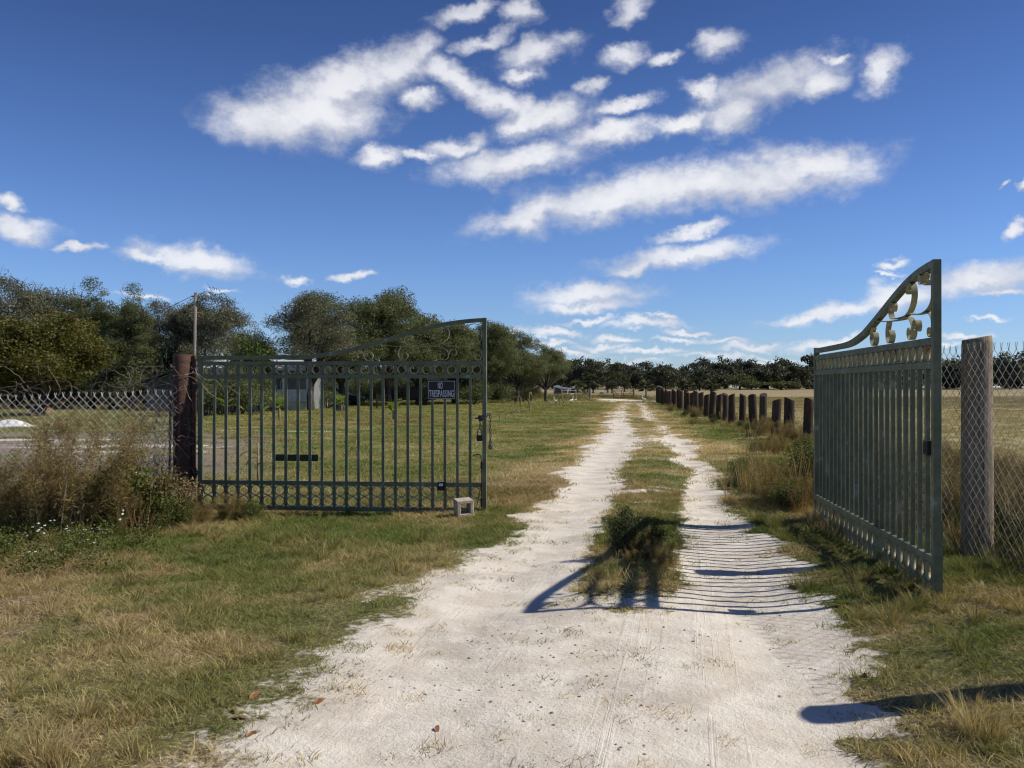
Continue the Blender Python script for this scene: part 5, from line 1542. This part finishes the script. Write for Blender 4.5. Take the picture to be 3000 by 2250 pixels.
car('dark blue car parked in the shade behind the gate pickets', wx(985, 73), 73.0, math.radians(-8), M['car_blue'])

tl = thing('utility_trailer', 'dark slat-sided trailer standing under the oaks behind the gate', 'trailer', (wx(1228, 72), 72, gz1(wx(1228, 72), 72)), math.radians(4))
obj('bed', MB().box((-1.3, -0.8, 0.45), (1.3, 0.8, 0.55)).mesh('bed', M['junk_wood']), tl)
for z in (0.58, 0.78, 0.98, 1.18):
    obj('side_board', MB().box((-1.3, -0.85, z), (0.35, -0.81, z + 0.185)).mesh('side_board', M['junk_wood']), tl)
for k in range(6):
    obj('slat', MB().box((0.45 + k * 0.15, -0.85, 0.56), (0.52 + k * 0.15, -0.81, 1.25 - k * 0.03)).mesh('slat', M['junk_wood']), tl)
obj('tailboard', MB().box((-1.34, -0.8, 0.56), (-1.305, 0.8, 1.35)).mesh('tailboard', M['junk_wood']), tl)
for s in (-1, 1):
    obj('wheel', MB().tube([(0, s * 0.78, 0.3), (0, s * 0.98, 0.3)], 0.3, 14).mesh('wheel', M['rubber']), tl)
obj('drawbar', MB().bar((-1.3, 0, 0.45), (-2.2, 0, 0.4), 0.08, 0.08).mesh('drawbar', M['dark_metal']), tl)
obj('drawbar_jack', MB().tube([(-2.1, 0, 0.0), (-2.1, 0, 0.55)], 0.035, 6).mesh('drawbar_jack', M['dark_metal']), tl)

bn = thing('wooden_chair', 'dark ladder-back garden seat on the lawn by the oak trunk', 'seat', (wx(1122, 61), 61, gz1(wx(1122, 61), 61)), math.radians(12))
for x in (-0.42, 0.42):
    for y in (-0.25, 0.25):
        obj('leg', MB().box((x - 0.045, y - 0.045, 0), (x + 0.045, y + 0.045, 0.95 if y > 0 else 0.6)).mesh('leg', M['junk_wood']), bn)
for k in range(4):
    obj('back_slat', MB().box((-0.375, 0.24, 0.5 + k * 0.12), (0.375, 0.27, 0.57 + k * 0.12)).mesh('back_slat', M['junk_wood']), bn)
for k in range(4):
    obj('seat_slat', MB().box((-0.465, -0.24 + k * 0.115, 0.40), (0.465, -0.14 + k * 0.115, 0.43)).mesh('seat_slat', M['junk_wood']), bn)

# mounds
def mound(name, label, cat, X, Y, rx, ry, h, mat, seed):
    n = 18; m = 6; r = random.Random(seed); vs = [(0, 0, h)]; fs = []
    for j in range(1, m + 1):
        t = j / m
        for k in range(n):
            a = 2 * math.pi * k / n
            q = t * (1 + 0.12 * math.sin(3 * a + seed) + 0.08 * math.sin(7 * a))
            vs.append((rx * q * math.cos(a), ry * q * math.sin(a), h * (math.cos(t * math.pi) * 0.5 + 0.5) * (1 + r.uniform(-0.12, 0.12)) - 0.05 * (j == m)))
    for k in range(n):
        fs.append((0, 1 + k, 1 + (k + 1) % n))
        for j in range(m - 1):
            o = 1 + j * n
            fs.append((o + k, o + n + k, o + n + (k + 1) % n, o + (k + 1) % n))
    o = obj(name, MB().add(vs, fs).mesh(name, mat, True), None, (X, Y, gz1(X, Y)))
    return tag(o, label, cat)
M['white_sand'] = mat_noise('white_sand', (0.72, 0.70, 0.66), (0.82, 0.80, 0.76), 5.0, 0.95, bmp=0.4, bdist=0.05)
M['orange_dirt'] = mat_noise('orange_dirt', (0.15, 0.085, 0.045), (0.22, 0.12, 0.06), 4.0, 0.95, bmp=0.4, bdist=0.05)
X, Y = ground_at(15, 1249)
mound('sand_pile', 'low heap of bright white sand on the grass beyond the left fence', 'sand pile', X, Y + 0.4, 1.25, 0.6, 0.26, M['white_sand'], 4)
mound('dirt_pile', 'low heap of orange dirt in the shade under the golden tree', 'dirt pile', wx(118, 52), 52, 1.0, 0.7, 0.42, M['orange_dirt'], 6)
mound('brush_pile', 'dark heap of scrap left of the farm gate by the shed', 'brush pile', wx(1715, 140), 140, 1.0, 0.7, 0.75, M['junk_wood'], 8)
mound('brush_pile', 'smaller dark heap of scrap just left of the farm gate', 'brush pile', wx(1763, 138), 138, 1.0, 0.7, 0.6, M['junk_wood'], 9)
mound('stump', 'grey stump of an old banana clump on the lawn behind the gate', 'stump', wx(1000, 56), 56, 0.6, 0.4, 0.5, M['bark'], 10)

# ------------------------------------------------------------------ leaning field shelter, back fence, farm gate
SX = wx(1646, 150)
fs_ = thing('field_shelter', 'small leaning grey shelter with open front at the end of the lawn', 'shelter', (SX, 150, gz1(SX, 150)), math.radians(-22))
M['tin'] = mat_noise('grey_tin', (0.13, 0.14, 0.155), (0.20, 0.21, 0.225), 5.0, 0.6)
tiltm = Matrix.Rotation(math.radians(9), 4, 'Y')
obj('side_wall', MB().box((-1.25, -0.9, -0.1), (-1.19, 0.9, 1.32), tiltm).mesh('side_wall', M['tin']), fs_)
obj('back_wall', MB().box((-1.18, 0.86, -0.1), (1.18, 0.9, 1.1), tiltm).mesh('back_wall', M['tin']), fs_)
obj('roof', MB().box((-1.35, -1.05, 1.36), (1.35, 1.05, 1.43), tiltm).mesh('roof', M['tin']), fs_)
obj('fascia', MB().box((-1.35, -1.09, 1.27), (1.35, -1.053, 1.47), tiltm).mesh('fascia', M['white']), fs_)
for x in (-1.18, 1.18):
    obj('front_post', MB().box((x - 0.07, -0.95, -0.2), (x + 0.07, -0.83, 1.355), tiltm).mesh('front_post', M['white']), fs_)

rp = random.Random(31)
FP = wood_post_mesh('far_post', 0.11, 1.0, M['post_far'], rp, 10, 0.95, 0.05)
NM = ['behind the dry shrub at the foot of the yard oaks', 'left of the leaning shelter, second from the oaks', 'just left of the leaning shelter', 'in front of the leaning shelter', 'just right of the leaning shelter', 'halfway between the shelter and the farm gate', 'at the right side of the farm gate', 'right of the farm gate, nearer the dark post row']
for (x, h, Yp), lab in zip(((1473, 1.2, 103), (1560, 1.05, 112), (1600, 1.1, 113), (1645, 1.15, 110), (1686, 1.1, 115), (1729, 1.32, 108), (1857, 1.25, 118), (1893, 1.32, 119)), NM):
    X = wx(x, Yp)
    o = obj('far_post', FP, None, (X, Yp, gz1(X, Yp)), (rp.uniform(-0.04, 0.04), rp.uniform(-0.04, 0.04), rp.uniform(0, 6)), (1.15, 1.15, h))
    tag(o, 'grey wooden back fence post %s' % lab, 'post', 'posts of the back fence')
Yg = 116.0
fg = thing('farm_gate', 'rusty tube farm gate with braces closing the end of the lane', 'gate', (wx(1797, Yg), Yg, gz1(wx(1797, Yg), Yg)))
GW_ = wx(1855, Yg) - wx(1797, Yg)
for z in (0.15, 0.4, 0.65, 0.9, 1.1):
    obj('rail', MB().tube([(0, 0, z), (GW_, 0, z)], 0.024, 6).mesh('rail', M['rust']), fg)
for x in (0, GW_ * 0.42, GW_ * 0.5, GW_):
    obj('upright', MB().tube([(x, 0, 0.1), (x, 0, 1.14)], 0.03, 6).mesh('upright', M['rust']), fg)
for x0, x1 in ((0, GW_ * 0.42), (GW_, GW_ * 0.5)):
    obj('brace', MB().tube([(x0, -0.03, 1.08), (x1, -0.03, 0.15)], 0.026, 6).mesh('brace', M['rust']), fg)
cp_ = tag(obj('corner_post', MB().box((-0.22, -0.2, -0.3), (0.22, 0.2, 1.32)).box((-0.24, -0.24, 1.322), (0.30, 0.24, 1.40)).mesh('corner_post', M['post_dark'], False, 0.02), None, (wx(1929, 84), 84, gz1(wx(1929, 84), 84))), 'square dark corner post at the far end of the dark post row', 'post')
wb = MB()
for z in (1.0, 0.62):
    p = []
    for x, Yp in ((1473, 103), (1560, 112), (1600, 113), (1645, 110), (1686, 115), (1729, 108), (1797, 116)):
        p.append((wx(x, Yp), Yp - 0.12, gz1(wx(x, Yp), Yp) + z))
    wb.tube(p, 0.012, 4)
tag(obj('fence_wire', wb.mesh('fence_wire', M['oldwire'])), 'thin wire strung along the grey back fence posts', 'wire')

# ------------------------------------------------------------------ white egrets
M['feather'] = mat_noise('white_feather', (0.78, 0.78, 0.76), (0.84, 0.84, 0.82), 8.0, 0.8)
M['beak'] = mat_noise('yellow_beak', (0.45, 0.28, 0.05), (0.5, 0.32, 0.06), 8.0, 0.5)
M['bird_leg'] = mat_noise('dark_leg', (0.03, 0.03, 0.025), (0.05, 0.05, 0.04), 8.0, 0.6)
eb = MB().tube([(-0.26, 0, 0.23), (-0.17, 0, 0.28), (-0.05, 0, 0.31), (0.06, 0, 0.34), (0.12, 0, 0.39), (0.11, 0, 0.46), (0.085, 0, 0.52), (0.11, 0, 0.57), (0.155, 0, 0.58), (0.18, 0, 0.575)], [0.008, 0.045, 0.075, 0.065, 0.036, 0.024, 0.021, 0.025, 0.024, 0.010], 10).mesh('body', M['feather'], True)
ek = MB().tube([(0.175, 0, 0.575), (0.26, 0, 0.56)], [0.010, 0.002], 6).mesh('beak', M['beak'])
el = [MB().tube([(-0.02 + s * 0.01, s * 0.028, 0.26), (0.0, s * 0.03, 0.14), (-0.02, s * 0.03, 0.0), (0.04, s * 0.035, 0.0)], 0.008, 5).mesh('leg', M['bird_leg']) for s in (-1, 1)]
for x, y, rz, s, lab in ((1885, 1181, 2.6, 1.15, 'white egret standing upright at the right edge of the track'), (1908, 1170, 2.2, 1.1, 'white egret in the grass beside the far end of the dark posts'), (1627, 1188, 2.9, 1.05, 'white egret left of the pair of dry corn stalks on the lawn'), (1674, 1187, 0.4, 1.1, 'white egret on the lawn edge beside the lane'), (1686, 1178, 0.2, 0.8, 'small white egret out on the lane')):
    X, Y = ground_at(x, y)
    t = thing('egret', lab, 'bird', (X, Y, gz1(X, Y)), rz, 'egrets')
    for nm, me in (('body', eb), ('beak', ek), ('leg', el[0]), ('leg', el[1])):
        obj(nm, me, t, scale=(s,) * 3)

# ------------------------------------------------------------------ corn and banana plants on the lawn
def leaf_strip(V, Fa, ti, p0, d, L, w, droop, rng, tv):
    side = np.cross(d, (0, 0, 1.0)); side /= np.linalg.norm(side) + 1e-6
    n = 6; o = len(V)
    for k in range(n + 1):
        t = k / n; ww = w * math.sin(math.pi * min(0.12 + t * 0.88, 1.0)) * 0.5 + 0.002
        q = p0 + d * L * t + np.array((0, 0, -droop * L * t * t))
        V.append(q - side * ww); V.append(q + side * ww); ti += [tv, tv]
    for k in range(n):
        Fa.append((o + 2 * k, o + 2 * k + 1, o + 2 * k + 3, o + 2 * k + 2))
def strip_plant(seed, h, leaves, L, w, mat, stalk=0.018, droop=0.7, lo=0.25, up=0.7):
    rng = np.random.default_rng(seed); V = []; Fa = []; ti = []
    for k in range(leaves):
        z = h * (lo + (1 - lo) * (k + 0.5) / leaves); a = k * 2.5 + rng.uniform(-0.5, 0.5)
        d = np.array((math.cos(a), math.sin(a), up * rng.uniform(0.6, 1.3))); d /= np.linalg.norm(d)
        leaf_strip(V, Fa, ti, np.array((0, 0, z)), d, L * rng.uniform(0.6, 1.1), w, droop * rng.uniform(0.6, 1.4), rng, rng.random())
    me = mesh_np('leaf', np.array(V), [np.array(Fa)], mat, True, {'tint': np.array(ti)})
    st = MB().tube([(0, 0, -0.1), (0.01, 0, h * 0.5), (0.0, 0.01, h)], [stalk, stalk * 0.9, stalk * 0.5], 6).mesh('stalk', M['vine'], True)
    return me, st
CK = [strip_plant(71, 0.55, 6, 0.5, 0.06, M['corn']), strip_plant(72, 0.75, 8, 0.55, 0.07, M['corn'], droop=1.0), strip_plant(73, 0.4, 4, 0.45, 0.05, M['corn'], droop=0.5), strip_plant(74, 0.5, 6, 0.8, 0.24, M['banana'], 0.04, 0.5, 0.5, 1.2)]
def sprout(kind, label, x, y, s, rz, cat='corn plant', name='corn_plant', group='dry corn plants on the lawn'):
    X, Y = ground_at(x, y)
    t = thing(name, label, cat, (X, Y, gz1(X, Y)), rz, group)
    obj('stalk', CK[kind][1], t, scale=(s,) * 3); obj('leaf', CK[kind][0], t, scale=(s,) * 3)
for k, x, y, s, lab in ((2, 1463, 1234, 0.9, 'dry corn stalk on the lawn nearest the hanging chain'), (0, 1481, 1232, 1.1, 'second dry corn stalk right of the hanging chain'), (0, 1504, 1222, 1.1, 'green-brown corn stalk leaning in a V on the lawn'), (1, 1526, 1212, 1.25, 'tall corn stalk left of the big drooping one'), (1, 1551, 1208, 1.5, 'big corn plant with yellow drooping leaves'),
                       (0, 1566, 1205, 1.0, 'small corn plant just right of the big drooping one'), (0, 1609, 1196, 1.3, 'thin corn stalk standing alone left of the egrets'), (1, 1640, 1191, 1.2, 'corn stalk between the two lawn egrets'), (1, 1650, 1190, 1.2, 'corn stalk close left of the right lawn egret')):
    sprout(k, lab, x, y, s, x * 1.3 % 6.28)
for k, x, y, s, lab in ((0, 757, 1392, 1.15, 'young corn plant with bleached leaves behind the gate left of the green plate'), (2, 915, 1375, 0.8, 'bent dry corn leaf behind the green plate'), (2, 1045, 1330, 0.9, 'thin dry corn sprout behind the middle of the gate')):
    sprout(k, lab, x, y, s, x % 6.28)
for x, y, s, lab in ((1153, 1228, 1.25, 'young banana plant on the lawn below the oak trunk'), (663, 1222, 1.5, 'young banana plant before the dark shrubs by the house'), (1000, 1205, 1.5, 'banana plant beside the grey stump'), (818, 1230, 1.6, 'yellowing banana plant with orange base before the porch')):
    sprout(3, lab, x, y, s, x % 6.28, 'banana plant', 'banana_plant', 'banana plants on the lawn')

# ------------------------------------------------------------------ weeds
def feather_kind(seed, stems, h0, h1, lean, rad, mat):
    rng = np.random.default_rng(seed); C = []; b = MB(); tc = []
    for _ in range(stems):
        a = rng.uniform(0, 6.283); r = rad * math.sqrt(rng.random())
        p = np.array((r * math.cos(a), r * math.sin(a), 0)); h = rng.uniform(h0, h1)
        d = np.array((lean * rng.uniform(0.2, 1.3) + 0.4 * math.cos(a) * r / rad, 0.35 * math.sin(a) * r / rad, 1.0))
        pts = []
        for k in range(9):
            t = k / 8; pts.append(p + d * h * t + np.array((lean * 0.35 * h * t * t, 0, -0.05 * t * t)))
        b.tube([tuple(q) for q in pts], [0.005 * (1 - 0.8 * k / 8) for k in range(9)], 4, False)
        tv = rng.random()
        for k in range(26):
            t = 0.22 + 0.8 * rng.random(); i = min(int(t * 8), 7); q = pts[i] + (pts[i + 1] - pts[i]) * (t * 8 - i)
            out = rng.normal(0, 1, 3); out[0] += 0.8; out[2] += 0.6; out /= np.linalg.norm(out)
            C.append(q + out * 0.10 * (1.2 - t) * rng.random()); tc.append(tv)
    C = np.array(C)
    V, Fq, t = leaves_np(rng, C, 26, 0.040, 0.055, 0.085, 1.0, np.array(tc), 0.0)
    return mesh_np('plume', V, [Fq], mat, False, {'tint': t}), b.mesh('stem', M['vine'])
FK = [feather_kind(81, 24, 0.55, 1.0, 0.20, 0.26, M['weed_brown']), feather_kind(82, 20, 0.4, 0.8, 0.30, 0.26, M['weed_brown'])]
for k, x, y, s, sz, lab in ((0, 205, 1540, 1.4, 1.4, 'tall brown feathery weed bush before the left mesh, its plumes blown right'), (1, 70, 1535, 1.35, 1.15, 'brown feathery weed at the left edge before the mesh'), (1, 300, 1535, 1.2, 1.0, 'lower brown feathery weed right of the tall one'), (0, -30, 1520, 1.2, 0.9, 'feathery weed cut by the left picture edge')):
    X, Y = ground_at(x, y)
    t = thing('feathery_weed', lab, 'weed', (X, Y, gz1(X, Y)), 0.3 * k, 'brown feathery weeds by the left fence')
    obj('stem', FK[k][1], t, scale=(s, s, sz)); obj('plume', FK[k][0], t, scale=(s, s, sz))
shrub('weed', 'green leafy weed with white flowers right of the feathery weeds', -4.25, 10.05, 1.0, 1.05, 'weed', 'weed')
shrub('wdry', 'dry tangled weed at the foot of the rusty post', -3.95, 10.35, 0.8, 0.75, 'weed', 'weed')
shrub('wdark', 'dark bushy weed growing in the middle strip of the track', 1.08, 7.85, 0.40, 0.8, 'weed', 'weed', sy=0.6)
shrub('wdark', 'second smaller dark weed at the far side of the one in the track', 1.18, 8.4, 0.4, 0.5, 'weed', 'weed', sy=0.7)
c = new_source('weeds')
for k, q in enumerate((SK['weed'][0], SK['wdark'][0], FK[1][0], FK[0][0])):
    c.objects.link(bpy.data.objects.new('weed_foliage_%d' % k, q))
rn = np.random.default_rng(15)
pts = []; sc = []
def spot(cx, cy, rx, ry, n, s0, s1):
    for _ in range(n):
        x_, y_ = cx + rn.normal(0, rx), cy + rn.normal(0, ry)
        if abs(x_) < 1.9 * 0 or (LR[0] - 0.25 < x_ < HR[0] + 0.05 and y_ < 9.5 and x_ < 3.3): continue
        pts.append((x_, y_)); sc.append(rn.uniform(s0, s1))
spot(5.0, 8.6, 0.45, 1.3, 34, 0.5, 0.95)
spot(4.6, 10.5, 0.35, 1.5, 22, 0.5, 0.9)
spot(3.6, 11.4, 0.3, 0.8, 9, 0.35, 0.6)
spot(4.6, 13.8, 0.5, 1.3, 9, 0.3, 0.6)
spot(5.9, 17.5, 0.5, 1.8, 12, 0.3, 0.6)
spot(7.2, 21.5, 0.5, 1.8, 18, 0.25, 0.45)
spot(8.0, 29.0, 0.5, 3.5, 18, 0.35, 0.65)
spot(9.2, 42.0, 0.4, 6.0, 14, 0.4, 0.7)
spot(-4.5, 9.9, 0.45, 0.25, 9, 0.3, 0.6)
spot(-5.6, 10.0, 0.6, 0.3, 10, 0.3, 0.6)
spot(-3.2, 10.55, 0.35, 0.12, 6, 0.2, 0.4)
spot(1.12, 7.9, 0.10, 0.35, 9, 0.14, 0.30)
spot(1.25, 9.4, 0.10, 0.5, 5, 0.12, 0.22)
q = np.array(pts)
scatter('weeds', 'weeds', np.c_[q, gz(q[:, 0], q[:, 1])], np.array(sc), np.ones((len(q), 3)), 61, 'mixed green and dry weeds along both fences and the post row', 'weeds', tilt=0.1)

# low white wildflowers at the left, with their leaves
rng = np.random.default_rng(91)
C = np.c_[rng.normal(0, 0.05, 26), rng.normal(0, 0.05, 26), rng.uniform(0.02, 0.17, 26)]
V, Fq, t = leaves_np(rng, C, 4, 0.035, 0.030, 0.45, 0.7)
mw = mesh_np('wild_leaves', V, [Fq], M['weed_green'], False, {'tint': t})
fl_ = MB()
for cx, cy, cz in ((0.02, 0.0, 0.21), (-0.05, 0.03, 0.19), (0.05, -0.05, 0.175)):
    nP = 6; rr = 0.016
    fl_.add([(cx, cy, cz)] + [(cx + rr * math.cos(2 * math.pi * k / nP), cy + rr * math.sin(2 * math.pi * k / nP), cz + 0.004 * (k % 2) - 0.003) for k in range(nP)], [(0, k + 1, (k + 1) % nP + 1) for k in range(nP)])
mf = fl_.mesh('wild_bloom', M['petal'])
c = new_source('wildleaf'); c.objects.link(bpy.data.objects.new('wild_leaves_0', mw))
c = new_source('wildbloom'); c.objects.link(bpy.data.objects.new('wild_bloom_0', mf))
n = 150
x = rng.uniform(-5.6, -3.3, n); y = 7.3 + rng.random(n) * 2.2
k = (x < -3.3 - 0.5 * rng.random(n)) & (x > -0.6 * y - 0.3) & ((x + 4.6) * 0.5 + (y - 8.4) < 1.3)
x, y = x[k], y[k]
scatter('wildflower_leaves', 'wildleaf', np.c_[x, y, gz(x, y)], rng.uniform(0.7, 1.4, len(x)), np.ones((len(x), 3)), 62, 'green leaves of low wildflowers on the left verge', 'plants', tilt=0.2)
kb = rng.random(len(x)) < 0.30
scatter('wildflower_blooms', 'wildbloom', np.c_[x[kb], y[kb], gz(x[kb], y[kb])], rng.uniform(0.7, 1.2, kb.sum()), np.ones((kb.sum(), 3)), 63, 'small white wildflower blooms on the left verge', 'flowers', tilt=0.3)
xb = np.array([-4.25, -4.1, -4.35, -4.0, -4.15, -3.85, 5.6, 6.3, 6.9, 7.2]); yb = np.array([9.75, 9.9, 9.8, 10.0, 9.7, 10.1, 17.0, 19.5, 20.3, 21.4])
scatter('weed_blooms', 'wildbloom', np.c_[xb, yb, gz(xb, yb) + np.array([0.3, 0.45, 0.2, 0.55, 0.1, 0.4, 0.3, 0.3, 0.4, 0.35])], np.full(10, 0.9), np.ones((10, 3)), 64, 'few white blooms among the taller weeds', 'flowers', tilt=0.6)

# ------------------------------------------------------------------ grit, clods and fallen leaves on the sand
def clod_mesh(seed, r, mat):
    rr = random.Random(seed); bm = bmesh.new(); bmesh.ops.create_icosphere(bm, subdivisions=1, radius=r)
    for v in bm.verts:
        v.co *= rr.uniform(0.7, 1.25); v.co.z *= 0.6
    me = bpy.data.meshes.new('clod'); bm.to_mesh(me); bm.free(); me.materials.append(mat)
    return me
M['clod'] = mat_noise('sand_clod', (0.36, 0.31, 0.26), (0.56, 0.49, 0.42), 30.0, 0.95)
M['clod_dark'] = mat_noise('dark_clod', (0.19, 0.16, 0.13), (0.28, 0.24, 0.19), 30.0, 0.95)
c = new_source('clods')
for k in range(4):
    c.objects.link(bpy.data.objects.new('clod_%d' % k, clod_mesh(k, 0.010, M['clod'] if k < 3 else M['clod_dark'])))
x, y = poisson_box(rn, -2.4, 3.0, 3.4, 9.0, 260)
k = (sand_mask(x, y) > 0.45) & (rn.random(len(x)) < 0.06 + 0.94 * sstep(fbm(x, y, 1.3, 161, 4), 0.52, 0.68))
x, y = x[k], y[k]
s = 0.16 + 1.0 * rn.random(len(x)) ** 5
scatter('sand_grit', 'clods', np.c_[x, y, gz(x, y) + 0.001], s, np.ones((len(x), 3)), 65, 'bits of grit and small clods on the sand of the track', 'gravel', tilt=0.5)
M['dead_leaf'] = mat_noise('dead_leaf', (0.26, 0.12, 0.05), (0.36, 0.19, 0.09), 20.0, 0.7)
dl = MB(); N = 7
up_ = [(-0.05 + 0.1 * k / N, 0.018 * math.sin(math.pi * k / N), 0.012 * math.sin(math.pi * k / N * 1.5)) for k in range(N + 1)]
dn_ = [(-0.05 + 0.1 * k / N, -0.018 * math.sin(math.pi * k / N), 0.010 * math.sin(math.pi * k / N * 1.2)) for k in range(N, -1, -1)]
dm = MB().add(up_ + dn_[1:-1], [tuple(range(len(up_ + dn_[1:-1])))]).mesh('fallen_leaf', M['dead_leaf'])
for i, (x, y, lab) in enumerate(((571, 1964, 'orange-brown fallen leaf on the left turf'), (688, 2078, 'curled brown leaf at the left sand edge, nearest the tufts'), (706, 2098, 'flat reddish leaf just below the curled one on the left sand edge'), (743, 2146, 'brown leaf among sprigs on the lower left sand'), (937, 2054, 'tiny reddish leaf out on the pale sand'), (752, 2035, 'dark curled leaf where turf thins into sand'), (2538, 1982, 'orange leaf in the grass at the right sand edge'), (1281, 2121, 'yellowish leaf alone on the near sand'))):
    X, Y = ground_at(x, y)
    o = obj('fallen_leaf', dm, None, (X, Y, gz1(X, Y) + 0.006), (rn.uniform(-0.2, 0.2), rn.uniform(-0.2, 0.2), rn.uniform(0, 6)), (rn.uniform(0.55, 1.0),) * 3)
    tag(o, lab, 'leaf', 'fallen leaves')
